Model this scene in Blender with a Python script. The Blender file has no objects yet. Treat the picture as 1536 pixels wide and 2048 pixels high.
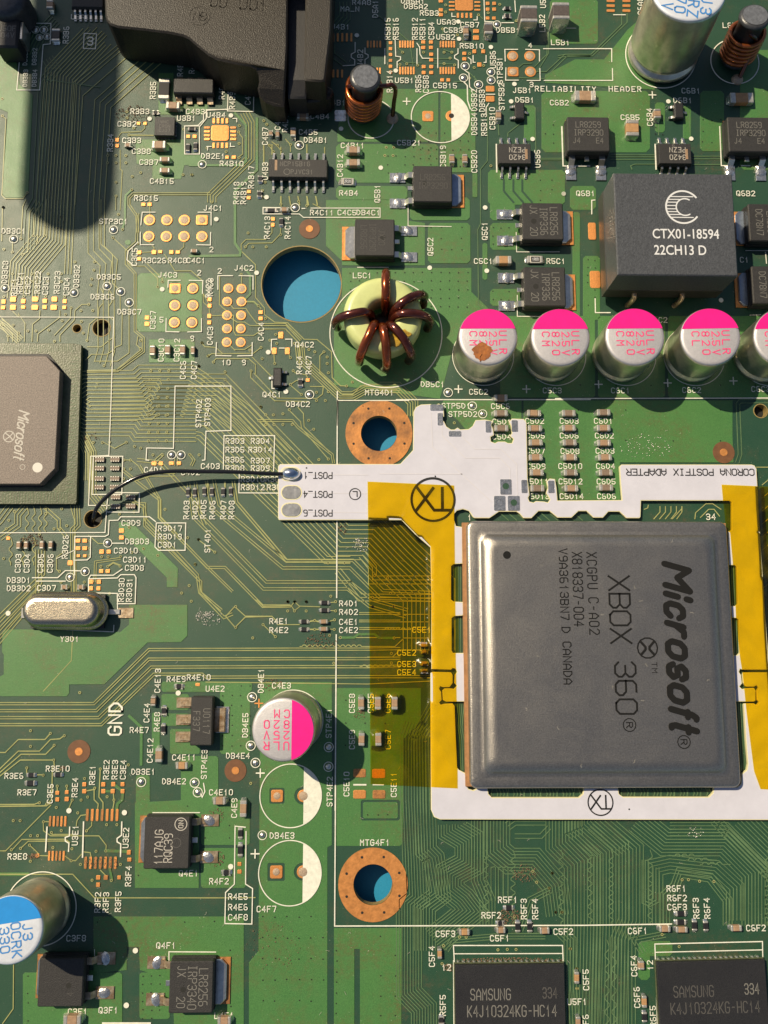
import bpy, math, random
from math import sin, cos, pi, radians, sqrt, atan2
from mathutils import Vector, Matrix
from mathutils.geometry import tessellate_polygon
random.seed(7)
R = random.random
C = bpy.context.scene.collection
sc = bpy.context.scene
sc.render.engine = 'CYCLES'
sc.unit_settings.scale_length = 0.0075          # 1 unit = 7.5 mm of circuit board

# ---------------------------------------------------------------- camera (phone held over the board, leaning a little)
FP, DH = 1666.0, 16.8                            # focal length in photo pixels, height over the board
zc = Vector((33, 226, FP)).normalized()
xc = (Vector((1, 0, 0)) - zc * zc.x).normalized()
yc = zc.cross(xc)
RW = Matrix((xc, yc, zc))                        # camera axes -> world axes
RW = Matrix(((xc.x, xc.y, xc.z), (yc.x, yc.y, yc.z), (zc.x, zc.y, zc.z)))
cam = bpy.data.cameras.new('camera'); cam_o = bpy.data.objects.new('camera', cam); C.objects.link(cam_o)
cam.sensor_fit = 'HORIZONTAL'; cam.sensor_width = 24; cam.lens = 24 * FP / 1536
cam.clip_start = 0.1; cam.clip_end = 500
cam_o.matrix_world = Matrix.Translation((0, 0, DH)) @ RW.to_4x4()
sc.camera = cam_o
sc.render.resolution_x = 768; sc.render.resolution_y = 1024

# ---------------------------------------------------------------- daylight
SUNV = Vector((0.75, -0.55, -1.0)).normalized()   # the way the light travels
sun_el = math.asin(-SUNV.z); sun_az = atan2(-SUNV.x, -SUNV.y)
w = bpy.data.worlds.new('World'); sc.world = w; w.use_nodes = True
nt = w.node_tree
sky = nt.nodes.new('ShaderNodeTexSky'); sky.sky_type = 'NISHITA'; sky.sun_disc = False
sky.sun_elevation = sun_el; sky.sun_rotation = sun_az; sky.dust_density = 1.5
nt.links.new(sky.outputs[0], nt.nodes['Background'].inputs[0])
nt.nodes['Background'].inputs[1].default_value = 0.056
sl = bpy.data.lights.new('sun', 'SUN'); sl.energy = 5.0; sl.angle = radians(0.6); sl.color = (1.0, 0.85, 0.61)
so = bpy.data.objects.new('sun', sl); C.objects.link(so)
so.rotation_euler = SUNV.to_track_quat('-Z', 'Y').to_euler(); so.location = (-10, 8, 14)
sc.view_settings.view_transform = 'Standard'; sc.view_settings.look = 'None'
sc.view_settings.exposure = 0.12; sc.view_settings.gamma = 1.0

# ---------------------------------------------------------------- places on the board
def P(px, py, z=0.0):
    d = RW @ Vector((px - 768, -(py - 1024), -FP))
    t = (DH - z) / -d.z
    return (d.x * t, d.y * t)
def S(px, py, z=0.0):
    a = P(px - 5, py, z); b = P(px + 5, py, z)
    return (b[0] - a[0]) / 10
REG = {}
for r_, row in enumerate(('abcd', 'efgh', 'ijkl', 'mnoq')):
    for c_, ch in enumerate(row):
        REG[ch] = ((0, 380, 760, 1116)[c_], r_ * 400, 420 / 1536)
for c_, ch in enumerate('rstu'):
    REG[ch] = ((0, 380, 760, 1088)[c_], 1600, 448 / 1536)
def K(g, x, y):
    ox, oy, s = REG[g]
    return (ox + x * s, oy + y * s)
def KL(g, pts):
    return [K(g, x, y) for x, y in pts]
def PL(pts, z=0.0):
    return [P(x, y, z) for x, y in pts]

# ---------------------------------------------------------------- materials
MATS = {}
def mat(name, col, rough=0.5, metal=0.0, var=0.0, vscale=8.0, bump=0.0, bscale=60.0, spec=0.5, col2=None, coat=0.0, specks=0.0, speckcol=(.8, .78, .7), spscale=14.0, rvar=0.0):
    m = bpy.data.materials.new(name); m.use_nodes = True
    n = m.node_tree.nodes; l = m.node_tree.links
    b = n['Principled BSDF']
    b.inputs['Roughness'].default_value = rough; b.inputs['Metallic'].default_value = metal
    b.inputs['Specular IOR Level'].default_value = spec
    b.inputs['Coat Weight'].default_value = coat; b.inputs['Coat Roughness'].default_value = 0.1
    b.inputs['Base Color'].default_value = (*col, 1)
    tc = n.new('ShaderNodeTexCoord')
    last = None
    if var > 0 or col2:
        nz = n.new('ShaderNodeTexNoise'); nz.inputs['Scale'].default_value = vscale; nz.inputs['Detail'].default_value = 6
        nz.inputs['Roughness'].default_value = 0.7
        l.new(tc.outputs['Object'], nz.inputs['Vector'])
        rp = n.new('ShaderNodeValToRGB'); l.new(nz.outputs['Fac'], rp.inputs[0])
        c2 = col2 or tuple(min(1, c * (1 + var)) for c in col); c1 = col if col2 else tuple(c * (1 - var) for c in col)
        rp.color_ramp.elements[0].position = 0.35; rp.color_ramp.elements[1].position = 0.68
        rp.color_ramp.elements[0].color = (*c1, 1); rp.color_ramp.elements[1].color = (*c2, 1)
        last = rp.outputs[0]
    if specks > 0:
        vo = n.new('ShaderNodeTexNoise'); vo.inputs['Scale'].default_value = spscale; vo.inputs['Detail'].default_value = 3; vo.inputs['Roughness'].default_value = 0.85
        l.new(tc.outputs['Object'], vo.inputs['Vector'])
        mr = n.new('ShaderNodeMapRange'); mr.inputs[1].default_value = 0.72 - specks * 0.1; mr.inputs[2].default_value = 0.76 - specks * 0.1
        l.new(vo.outputs['Fac'], mr.inputs[0])
        mx = n.new('ShaderNodeMix'); mx.data_type = 'RGBA'
        l.new(mr.outputs[0], mx.inputs[0])
        if last: l.new(last, mx.inputs[6])
        else: mx.inputs[6].default_value = (*col, 1)
        mx.inputs[7].default_value = (*speckcol, 1)
        last = mx.outputs[2]
    if last: l.new(last, b.inputs['Base Color'])
    if rvar > 0:
        nr = n.new('ShaderNodeTexNoise'); nr.inputs['Scale'].default_value = 1.3; nr.inputs['Detail'].default_value = 7; nr.inputs['Roughness'].default_value = .72; nr.inputs['Distortion'].default_value = .6
        l.new(tc.outputs['Object'], nr.inputs['Vector']); rr = n.new('ShaderNodeMapRange'); rr.inputs[1].default_value = .3; rr.inputs[2].default_value = .7; rr.inputs[3].default_value = rough - rvar; rr.inputs[4].default_value = rough + rvar
        l.new(nr.outputs[0], rr.inputs[0]); l.new(rr.outputs[0], b.inputs['Roughness'])
    if bump > 0:
        nb = n.new('ShaderNodeTexNoise'); nb.inputs['Scale'].default_value = bscale; nb.inputs['Detail'].default_value = 4
        l.new(tc.outputs['Object'], nb.inputs['Vector'])
        bp = n.new('ShaderNodeBump'); bp.inputs['Strength'].default_value = bump; bp.inputs['Distance'].default_value = 0.01
        l.new(nb.outputs['Fac'], bp.inputs['Height']); l.new(bp.outputs[0], b.inputs['Normal'])
    MATS[name] = m
    return m
def M(n): return MATS[n]

def board_mat(name, c1, c2, dirt, rough, dirt_lo, dirt_hi):
    """solder mask: two greens in large soft patches, brown grime in patches, pale dust grains"""
    m = bpy.data.materials.new(name); m.use_nodes = True
    n = m.node_tree.nodes; l = m.node_tree.links; b = n['Principled BSDF']
    geo = n.new('ShaderNodeNewGeometry')
    def noise(scale, det, ro=0.6):
        z = n.new('ShaderNodeTexNoise'); z.inputs['Scale'].default_value = scale; z.inputs['Detail'].default_value = det; z.inputs['Roughness'].default_value = ro
        l.new(geo.outputs['Position'], z.inputs['Vector']); return z
    def rng(src, a, bb):
        r = n.new('ShaderNodeMapRange'); r.inputs[1].default_value = a; r.inputs[2].default_value = bb; l.new(src, r.inputs[0]); return r.outputs[0]
    def mix(f, A, B):
        x = n.new('ShaderNodeMix'); x.data_type = 'RGBA'; l.new(f, x.inputs[0])
        for s, v in ((6, A), (7, B)):
            if isinstance(v, tuple): x.inputs[s].default_value = (*v, 1)
            else: l.new(v, x.inputs[s])
        return x.outputs[2]
    base = mix(rng(noise(0.35, 3).outputs['Fac'], 0.35, 0.65), c1, c2)
    fine = mix(rng(noise(60, 4, .8).outputs['Fac'], 0.35, 0.7), base, tuple(c * 1.5 for c in c2))
    mul = n.new('ShaderNodeMath'); mul.operation = 'MULTIPLY'
    l.new(rng(noise(0.55, 4, .7).outputs['Fac'], dirt_lo, dirt_hi), mul.inputs[0]); l.new(rng(noise(9, 6, .85).outputs['Fac'], 0.42, 0.62), mul.inputs[1])
    dirty = mix(mul.outputs[0], fine, dirt)
    m2 = n.new('ShaderNodeMath'); m2.operation = 'MULTIPLY'
    l.new(rng(noise(26, 2, .9).outputs['Fac'], 0.70, 0.735), m2.inputs[0]); l.new(rng(noise(1.1, 3, .7).outputs['Fac'], 0.4, 0.62), m2.inputs[1])
    out = mix(m2.outputs[0], dirty, (0.55, 0.53, 0.42))
    l.new(out, b.inputs['Base Color']); b.inputs['Specular IOR Level'].default_value = 0.66
    ra = n.new('ShaderNodeMapRange'); ra.inputs[3].default_value = rough - .06; ra.inputs[4].default_value = rough + .14
    l.new(noise(3, 5, .7).outputs['Fac'], ra.inputs[0]); l.new(ra.outputs[0], b.inputs['Roughness'])
    bp = n.new('ShaderNodeBump'); bp.inputs['Strength'].default_value = 0.35; bp.inputs['Distance'].default_value = 0.012
    l.new(noise(45, 5, .75).outputs['Fac'], bp.inputs['Height']); l.new(bp.outputs[0], b.inputs['Normal'])
    MATS[name] = m
board_mat('mask_dark', (0.009, 0.044, 0.027), (0.015, 0.053, 0.026), (0.080, 0.068, 0.033), 0.42, .50, .72)
board_mat('mask_pour', (0.036, 0.130, 0.034), (0.054, 0.150, 0.038), (0.115, 0.095, 0.033), 0.41, .46, .70)
mat('mask_trace', (0.34, 0.35, 0.14), 0.32, 0, .2, 2)  # glare and ridge highlights on the traces are put into this colour
mat('mask_trace_dim', (0.105, 0.18, 0.085), 0.35, 0, .2, 2)  # darker copy for traces that catch less glare
mat('silk', (0.72, 0.72, 0.62), 0.6, 0, .12, 12, .2, 40)
mat('copper', (0.78, 0.33, 0.10), 0.42, 0.55, .22, 9, .3, 30)
mat('copper_worn', (0.70, 0.30, 0.09), 0.45, 0.5, 0, 2.2, .35, 25, col2=(0.26, 0.13, 0.06), specks=.35, speckcol=(.10, .06, .03), spscale=7)
mat('solder', (0.74, 0.73, 0.70), 0.26, 0.9, .25, 14, .7, 16)
mat('solder_shiny', (0.82, 0.83, 0.86), 0.16, 1.0, .1, 8, .25, 6)
mat('pin_fill', (0.46, 0.35, 0.25), 0.45, 0.35, .3, 8, .7, 16)
mat('lead', (0.72, 0.70, 0.64), 0.28, 0.95, .2, 6, .3, 14)
mat('lead_dirty', (0.60, 0.50, 0.36), 0.4, 0.7, 0, 5, .6, 14, col2=(0.22, 0.12, 0.05))
mat('plastic', (0.019, 0.019, 0.021), 0.50, rvar=.08, metal=0, var=.25, vscale=40, bump=.55, bscale=70, specks=.06, spscale=70, speckcol=(.13, .12, .11))
if 0: mat('plastic_', (0.028, 0.028, 0.029), 0.50, 0, .25, 40, .55, 70, specks=.06, spscale=70, speckcol=(.13, .12, .11))
mat('plastic_matte', (0.027, 0.026, 0.026), 0.58, 0, .3, 40, .7, 55, specks=.22, spscale=60, speckcol=(.16, .14, .11))
mat('mold_grain', (0.095, 0.078, 0.068), 0.52, 0, 0, 42, .6, 50, col2=(0.27, 0.215, 0.18))
mat('hard_black', (0.019, 0.015, 0.010), 0.45, 0, .4, 30, .9, 42, specks=.45, spscale=34, speckcol=(.16, .13, .09))
mat('laser', (0.17, 0.165, 0.15), 0.7)
mat('laser_dim', (0.075, 0.072, 0.068), 0.7)
mat('laser_bright', (0.5, 0.47, 0.42), 0.6)
mat('white_ink', (0.66, 0.67, 0.68), 0.6)
mat('black_ink', (0.012, 0.012, 0.013), 0.5)
mat('pink_ink', (0.72, 0.012, 0.235), 0.35, 0, .06, 4, .15, 40)
mat('pink_print', (0.78, 0.05, 0.20), 0.5)
mat('blue_ink', (0.02, 0.25, 0.66), 0.35, 0, .06, 4)
mat('blue_print', (0.05, 0.22, 0.55), 0.5)
mat('can_top', (0.50, 0.49, 0.51), 0.50, 0.45, .08, 20, .35, 45)
mat('can_top_white', (0.62, 0.66, 0.74), 0.5, 0.2, .06, 10)
mat('can_side', (0.66, 0.62, 0.52), 0.36, 0.95, .15, 5, .3, 8)
mat('can_base', (0.55, 0.42, 0.36), 0.4, 0.7, .2, 5)
mat('ceramic_tan', (0.34, 0.22, 0.135), 0.5, 0, .2, 20)
mat('ceramic_brown', (0.22, 0.16, 0.115), 0.5, 0, .25, 20)
mat('ceramic_orange', (0.42, 0.24, 0.11), 0.5, 0, .15, 20)
mat('ceramic_gray', (0.085, 0.070, 0.065), 0.5, 0, .25, 20)
mat('ceramic_white', (0.62, 0.60, 0.54), 0.5)
mat('termination', (0.68, 0.65, 0.58), 0.36, 0.7, .2, 20, .4, 25)
mat('resistor_black', (0.02, 0.02, 0.022), 0.35)
mat('ferrite', (0.055, 0.058, 0.065), 0.35, 0.2, .25, 14, .5, 22)
mat('ferrite_top', (0.17, 0.18, 0.20), 0.45, 0.4, .25, 14, .6, 18)
mat('enamel', (0.28, 0.058, 0.014), 0.22, 0.75, .3, 5, .1, 10, coat=.6)
mat('coil_copper', (0.46, 0.12, 0.028), 0.24, 0.75, .3, 5, .1, 10, coat=.6)
mat('enamel_dark', (0.10, 0.022, 0.012), 0.2, 0.6, .5, 3, .1, 10, coat=.7)
mat('toroid', (0.56, 0.62, 0.26), 0.38, 0, .08, 3, .2, 14, coat=.3)
mat('glue', (0.42, 0.26, 0.03), 0.3, 0, .5, 8, .6, 12)
mat('choke', (0.066, 0.071, 0.080), 0.45, 0, .3, 26, .8, 34, specks=.10, spscale=30, speckcol=(.11, .12, .14))
mat('choke_side', (0.030, 0.029, 0.026), 0.48, 0, .3, 20, .4, 30)
mat('lid', (0.42, 0.39, 0.345), 0.35, 0.92, .22, 34, .5, 60, rvar=.035, specks=.05, spscale=30, speckcol=(.42, .40, .36))
mat('lid_ink', (0.010, 0.010, 0.010), 0.7, spec=.2)
mat('package', (0.34, 0.17, 0.07), 0.5, 0, .2, 10)
mat('adapter', (0.575, 0.575, 0.66), 0.36, 0, .05, 2.2, .12, 12, rvar=.12, specks=.02, spscale=30, speckcol=(.42, .36, .28))
mat('adapter_edge', (0.70, 0.66, 0.40), 0.6)
mat('adapter_line', (0.58, 0.57, 0.62), 0.45)
mat('wire', (0.010, 0.010, 0.011), 0.18, 0, 0, 5, .05, 20, coat=.4)
mat('crystal_can', (0.52, 0.455, 0.34), 0.26, 1.0, .2, 40, .5, 55)
mat('hole_dark', (0.012, 0.012, 0.010), 0.7)
mat('ring_mask', (0.16, 0.075, 0.035), 0.45, 0, .15, 8)
mat('laminate', (0.30, 0.22, 0.08), 0.6, 0, .2, 20)
mat('table', (0.015, 0.24, 0.43), 0.55, 0, .06, 20, .15, 40)
mat('rust', (0.40, 0.13, 0.02), 0.7, 0, 0, 7, .8, 20, col2=(0.16, 0.05, 0.015))
mat('gpu_sub', (0.085, 0.10, 0.05), 0.36, 0, .3, 10, .4, 30, specks=.10, spscale=22, speckcol=(.34, .33, .22))
mat('flux', (0.16, 0.10, 0.055), 0.5, 0, .4, 20, .8, 20, specks=.4, spscale=24, speckcol=(.5, .42, .3))
mat('blue_metal', (0.30, 0.36, 0.46), 0.35, 0.8, .2, 6, .5, 10)

mat('dust', (0.42, 0.40, 0.34), 0.8)
def kapton():
    m = bpy.data.materials.new('kapton'); m.use_nodes = True
    n = m.node_tree.nodes; l = m.node_tree.links
    n.remove(n['Principled BSDF']); out = n['Material Output']
    tr = n.new('ShaderNodeBsdfTransparent'); tr.inputs[0].default_value = (0.975, 0.765, 0.028, 1)
    gl = n.new('ShaderNodeBsdfGlossy'); gl.inputs['Roughness'].default_value = 0.22; gl.inputs[0].default_value = (1, 1, 1, 1)
    df = n.new('ShaderNodeBsdfDiffuse'); df.inputs[0].default_value = (0.42, 0.34, 0.01, 1)
    fr = n.new('ShaderNodeFresnel'); fr.inputs[0].default_value = 1.4
    geo = n.new('ShaderNodeNewGeometry')
    nz = n.new('ShaderNodeTexNoise'); nz.inputs['Scale'].default_value = 2.6; nz.inputs['Detail'].default_value = 4; nz.inputs['Distortion'].default_value = 1.5; l.new(geo.outputs['Position'], nz.inputs['Vector'])
    bp = n.new('ShaderNodeBump'); bp.inputs['Strength'].default_value = .5; bp.inputs['Distance'].default_value = .05
    l.new(nz.outputs[0], bp.inputs['Height']); l.new(bp.outputs[0], gl.inputs['Normal'])
    a = n.new('ShaderNodeMixShader'); nq = n.new('ShaderNodeTexNoise'); nq.inputs['Scale'].default_value = 1.1; nq.inputs['Detail'].default_value = 5; nq.inputs['Distortion'].default_value = 1.2; l.new(geo.outputs['Position'], nq.inputs['Vector']); mq = n.new('ShaderNodeMapRange'); mq.inputs[1].default_value = .5; mq.inputs[2].default_value = .62; mq.inputs[3].default_value = .01; mq.inputs[4].default_value = .085; l.new(nq.outputs[0], mq.inputs[0]); l.new(mq.outputs[0], a.inputs[0]); l.new(tr.outputs[0], a.inputs[1]); l.new(df.outputs[0], a.inputs[2])
    b = n.new('ShaderNodeMixShader'); l.new(fr.outputs[0], b.inputs[0]); l.new(a.outputs[0], b.inputs[1]); l.new(gl.outputs[0], b.inputs[2])
    l.new(b.outputs[0], out.inputs[0]); MATS['kapton'] = m
kapton()

# ---------------------------------------------------------------- mesh helpers
class MB:
    def __init__(s): s.v = []; s.f = []; s.sm = []
    def add(s, vs, fs, smooth=False):
        o = len(s.v); s.v += [tuple(v) for v in vs]
        s.f += [tuple(i + o for i in f) for f in fs]; s.sm += [smooth] * len(fs); return s
    def prism(s, poly, z0, z1, bev=0.0, holes=(), bottom=False):
        loops = [list(poly)] + [list(h) for h in holes]
        def area(p): return sum(p[i][0] * p[(i + 1) % len(p)][1] - p[(i + 1) % len(p)][0] * p[i][1] for i in range(len(p)))
        if area(loops[0]) < 0: loops[0].reverse()
        for h in loops[1:]:
            if area(h) > 0: h.reverse()
        tops = [inset(p, bev) if bev else p for p in loops]
        flat = [(x, y, z1) for p in tops for x, y in p]
        tris = tessellate_polygon([[Vector((x, y, 0)) for x, y in p] for p in tops])
        fs = []
        for t in tris:
            a, b_, c = (flat[i] for i in t)
            if (b_[0] - a[0]) * (c[1] - a[1]) - (c[0] - a[0]) * (b_[1] - a[1]) < 0: t = (t[0], t[2], t[1])
            fs.append(tuple(t))
        s.add(flat, fs)
        if bottom: s.add([(x, y, z0) for x, y, _ in flat], [tuple(reversed(f)) for f in fs])
        for p, t in zip(loops, tops):
            n = len(p); zs = z1 - bev
            if bev:
                s.add([(x, y, zs) for x, y in p] + [(x, y, z1) for x, y in t], [(i, (i + 1) % n, n + (i + 1) % n, n + i) for i in range(n)])
            s.add([(x, y, z0) for x, y in p] + [(x, y, zs) for x, y in p], [(i, (i + 1) % n, n + (i + 1) % n, n + i) for i in range(n)])
        return s
    def box(s, cx, cy, w, h, z0, z1, bev=0.0, taper=0.0, bottom=False):
        p = rect(cx, cy, w, h)
        if taper:
            q = rect(cx, cy, w - 2 * taper, h - 2 * taper)
            s.add([(x, y, z0) for x, y in p] + [(x, y, z1) for x, y in q], [(0, 1, 5, 4), (1, 2, 6, 5), (2, 3, 7, 6), (3, 0, 4, 7), (4, 5, 6, 7)])
            return s
        return s.prism(p, z0, z1, bev, bottom=bottom)
    def lathe(s, prof, n=32, cx=0, cy=0, smooth=True):
        vs = [(cx + r * cos(2 * pi * k / n), cy + r * sin(2 * pi * k / n), z) for r, z in prof for k in range(n)]
        fs = [(j * n + k, j * n + (k + 1) % n, (j + 1) * n + (k + 1) % n, (j + 1) * n + k) for j in range(len(prof) - 1) for k in range(n)]
        s.add(vs, fs, smooth)
        if prof[-1][0] > 1e-6: s.add([vs[(len(prof) - 1) * n + k] for k in range(n)], [tuple(range(n))])
        return s
    def disc(s, cx, cy, r, z, n=16, r0=0.0, ry=None):
        ry = ry or r
        o = [(cx + r * cos(2 * pi * k / n), cy + ry * sin(2 * pi * k / n), z) for k in range(n)]
        if r0 > 0:
            i = [(cx + r0 * cos(2 * pi * k / n), cy + r0 * sin(2 * pi * k / n), z) for k in range(n)]
            return s.add(o + i, [(k, (k + 1) % n, n + (k + 1) % n, n + k) for k in range(n)])
        return s.add(o, [tuple(range(n))])
    def tube(s, path, r, n=8, cap=True):
        pts = [Vector(p) for p in path]; rings = []
        up = Vector((0, 0, 1)); prev = None
        for i, p in enumerate(pts):
            t = (pts[min(i + 1, len(pts) - 1)] - pts[max(i - 1, 0)]).normalized()
            if prev is None:
                a = t.cross(up)
                if a.length < 1e-3: a = t.cross(Vector((1, 0, 0)))
            else: a = prev - t * prev.dot(t)
            a.normalize(); b = t.cross(a); prev = a
            rr = r[i] if isinstance(r, (list, tuple)) else r
            rings += [p + (a * cos(2 * pi * k / n) + b * sin(2 * pi * k / n)) * rr for k in range(n)]
        fs = [(j * n + k, (j + 1) * n + k, (j + 1) * n + (k + 1) % n, j * n + (k + 1) % n) for j in range(len(pts) - 1) for k in range(n)]
        s.add(rings, [tuple(reversed(f)) for f in fs], True)
        if cap:
            s.add(rings[:n], [tuple(range(n))]); s.add(rings[-n:], [tuple(reversed(range(n)))])
        return s
    def ribbon(s, pts, wd, z, closed=False, thick=0.0):
        n = len(pts); h = wd / 2; L = []; Rr = []
        for i in range(n):
            if closed: a, b, c = pts[i - 1], pts[i], pts[(i + 1) % n]
            else: a, b, c = pts[max(i - 1, 0)], pts[i], pts[min(i + 1, n - 1)]
            d1 = (b[0] - a[0], b[1] - a[1]); d2 = (c[0] - b[0], c[1] - b[1])
            l1 = math.hypot(*d1); l2 = math.hypot(*d2)
            if l1 < 1e-9: d1, l1 = d2, l2
            if l2 < 1e-9: d2, l2 = d1, l1
            if l1 < 1e-9: continue
            n1 = (-d1[1] / l1, d1[0] / l1); n2 = (-d2[1] / l2, d2[0] / l2)
            mx, my = n1[0] + n2[0], n1[1] + n2[1]; ml = math.hypot(mx, my) or 1
            mx /= ml; my /= ml; k = h / max(0.45, mx * n1[0] + my * n1[1])
            x, y = b
            if not closed and i == 0: x -= d2[0] / l2 * h; y -= d2[1] / l2 * h
            if not closed and i == n - 1: x += d1[0] / l1 * h; y += d1[1] / l1 * h
            L.append((x + mx * k, y + my * k, z)); Rr.append((x - mx * k, y - my * k, z))
        m = len(L); q = range(m if closed else m - 1)
        s.add(L + Rr, [(i, m + i, m + (i + 1) % m, (i + 1) % m) for i in q])
        if thick:
            for side, fl in ((L, 0), (Rr, 1)):
                lo = [(x, y, z - thick) for x, y, _ in side]
                s.add(side + lo, [((i, (i + 1) % m, m + (i + 1) % m, m + i) if not fl else (i, m + i, m + (i + 1) % m, (i + 1) % m)) for i in q])
        return s
    def mesh(s, name, m):
        me = bpy.data.meshes.new(name); me.from_pydata(s.v, [], s.f); me.materials.append(M(m))
        me.polygons.foreach_set('use_smooth', s.sm); me.update(); return me
    def build(s, name, m, parent=None, loc=None, rz=0.0):
        o = bpy.data.objects.new(name, s.mesh(name, m)); C.objects.link(o)
        if parent: o.parent = parent
        if loc: o.location = loc
        o.rotation_euler.z = rz
        return o
def rect(cx, cy, w, h): return [(cx - w / 2, cy - h / 2), (cx + w / 2, cy - h / 2), (cx + w / 2, cy + h / 2), (cx - w / 2, cy + h / 2)]
def inset(p, d):
    n = len(p); out = []
    for i in range(n):
        a, b, c = p[i - 1], p[i], p[(i + 1) % n]
        d1 = (b[0] - a[0], b[1] - a[1]); d2 = (c[0] - b[0], c[1] - b[1]); l1 = math.hypot(*d1) or 1; l2 = math.hypot(*d2) or 1
        n1 = (-d1[1] / l1, d1[0] / l1); n2 = (-d2[1] / l2, d2[0] / l2)
        mx, my = n1[0] + n2[0], n1[1] + n2[1]; ml = math.hypot(mx, my) or 1; mx /= ml; my /= ml
        k = d / max(0.4, mx * n1[0] + my * n1[1]); out.append((b[0] + mx * k, b[1] + my * k))
    return out
def circ(cx, cy, r, n=32, a0=0.0, a1=2 * pi, ry=None):
    full = abs(a1 - a0 - 2 * pi) < 1e-6; m = n if full else n + 1
    return [(cx + r * cos(a0 + (a1 - a0) * k / n), cy + (ry or r) * sin(a0 + (a1 - a0) * k / n)) for k in range(m)]
def rrect(cx, cy, w, h, r, n=4):
    out = []
    for sx, sy, a in ((1, -1, -pi / 2), (1, 1, 0), (-1, 1, pi / 2), (-1, -1, pi)):
        out += [(cx + sx * (w / 2 - r) + r * cos(a + pi / 2 * k / n), cy + sy * (h / 2 - r) + r * sin(a + pi / 2 * k / n)) for k in range(n + 1)]
    return out
def obj_from(me, name, parent, loc=(0, 0, 0), rz=0.0, scale=None):
    o = bpy.data.objects.new(name, me); C.objects.link(o); o.parent = parent; o.location = loc; o.rotation_euler.z = rz
    if scale: o.scale = scale
    return o
def thing(name, label, cat, loc=(0, 0, 0), rz=0.0, group=None):
    o = bpy.data.objects.new(name, None); C.objects.link(o); o.location = loc; o.rotation_euler.z = rz
    o.empty_display_size = 0.1; tag(o, label, cat, group); return o
def tag(o, label, cat, group=None):
    o['label'] = label; o['category'] = cat
    if group: o['group'] = group

# stroke lettering, cells 4 x 6
G = {'0': '10 30 41 45 36 16 05 01 10', '1': '14 26 20', '2': '05 16 36 45 44 00 40', '3': '05 16 36 45 44 33 13|33 42 41 30 10 01',
     '4': '30 36 02 42', '5': '46 06 03 33 42 41 30 10 01', '6': '36 16 05 01 10 30 41 42 33 03', '7': '06 46 45 20',
     '8': '13 04 05 16 36 45 44 33 13 02 01 10 30 41 42 33', '9': '43 13 04 05 16 36 45 41 30 10', 'A': '00 04 26 44 40|02 42',
     'B': '00 06 36 45 44 33 03|33 42 41 30 00', 'C': '45 36 16 05 01 10 30 41', 'D': '00 06 26 44 42 20 00', 'E': '46 06 00 40|03 33',
     'F': '46 06 00|03 33', 'G': '45 36 16 05 01 10 30 41 43 23', 'H': '00 06|40 46|03 43', 'I': '10 30|20 26|16 36', 'J': '01 10 20 31 36',
     'K': '00 06|46 02|13 40', 'L': '06 00 40', 'M': '00 06 23 46 40', 'N': '00 06 40 46', 'O': '10 30 41 45 36 16 05 01 10',
     'P': '00 06 36 45 44 33 03', 'Q': '10 30 41 45 36 16 05 01 10|22 40', 'R': '00 06 36 45 44 33 03|23 40',
     'S': '45 36 16 05 04 13 33 42 41 30 10 01', 'T': '06 46|20 26', 'U': '06 01 10 30 41 46', 'V': '06 20 46', 'W': '06 10 23 30 46',
     'X': '06 40|00 46', 'Y': '06 23 46|23 20', 'Z': '06 46 00 40', '-': '13 33', '_': '00 40', '.': '20 21', '+': '03 43|21 25',
     '#': '10 30 41 45 36 16 05 01 10|11 14 34 33 13|23 31'}
def strokes(mb, s, cx, cy, z, h, rot=0, adv=None, wd=None, sw=None, flip=1):
    wd = wd or h * .62; adv = adv or h * .97; sw = sw or h * .155
    L = adv * (len(s) - 1) + wd; a = radians(rot); ca, sa = cos(a), sin(a); k = 0
    for i, ch in enumerate(s):
        for st in G.get(ch, '').split('|'):
            pts = []
            for t in st.split():
                x = i * adv + int(t[0]) / 4 * wd - L / 2; y = int(t[1]) / 6 * h - h / 2
                pts.append((cx + x * ca - y * sa, cy + x * sa + y * ca))
            if len(pts) > 1: mb.ribbon(pts, sw, z + (k % 3) * 0.0006); k += 1
    return mb
LOW = {'M': '00 06 23 46 40', 'i': '20 23|25 26', 'c': '43 34 14 03 01 10 30 41', 'r': '00 04|02 13 24 44', 'o': '10 30 41 43 34 14 03 01 10', 's': '43 34 14 03 12 32 41 30 10 01', 'f': '10 15 26 36|04 34', 't': '16 11 20 30|04 34'}
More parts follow.
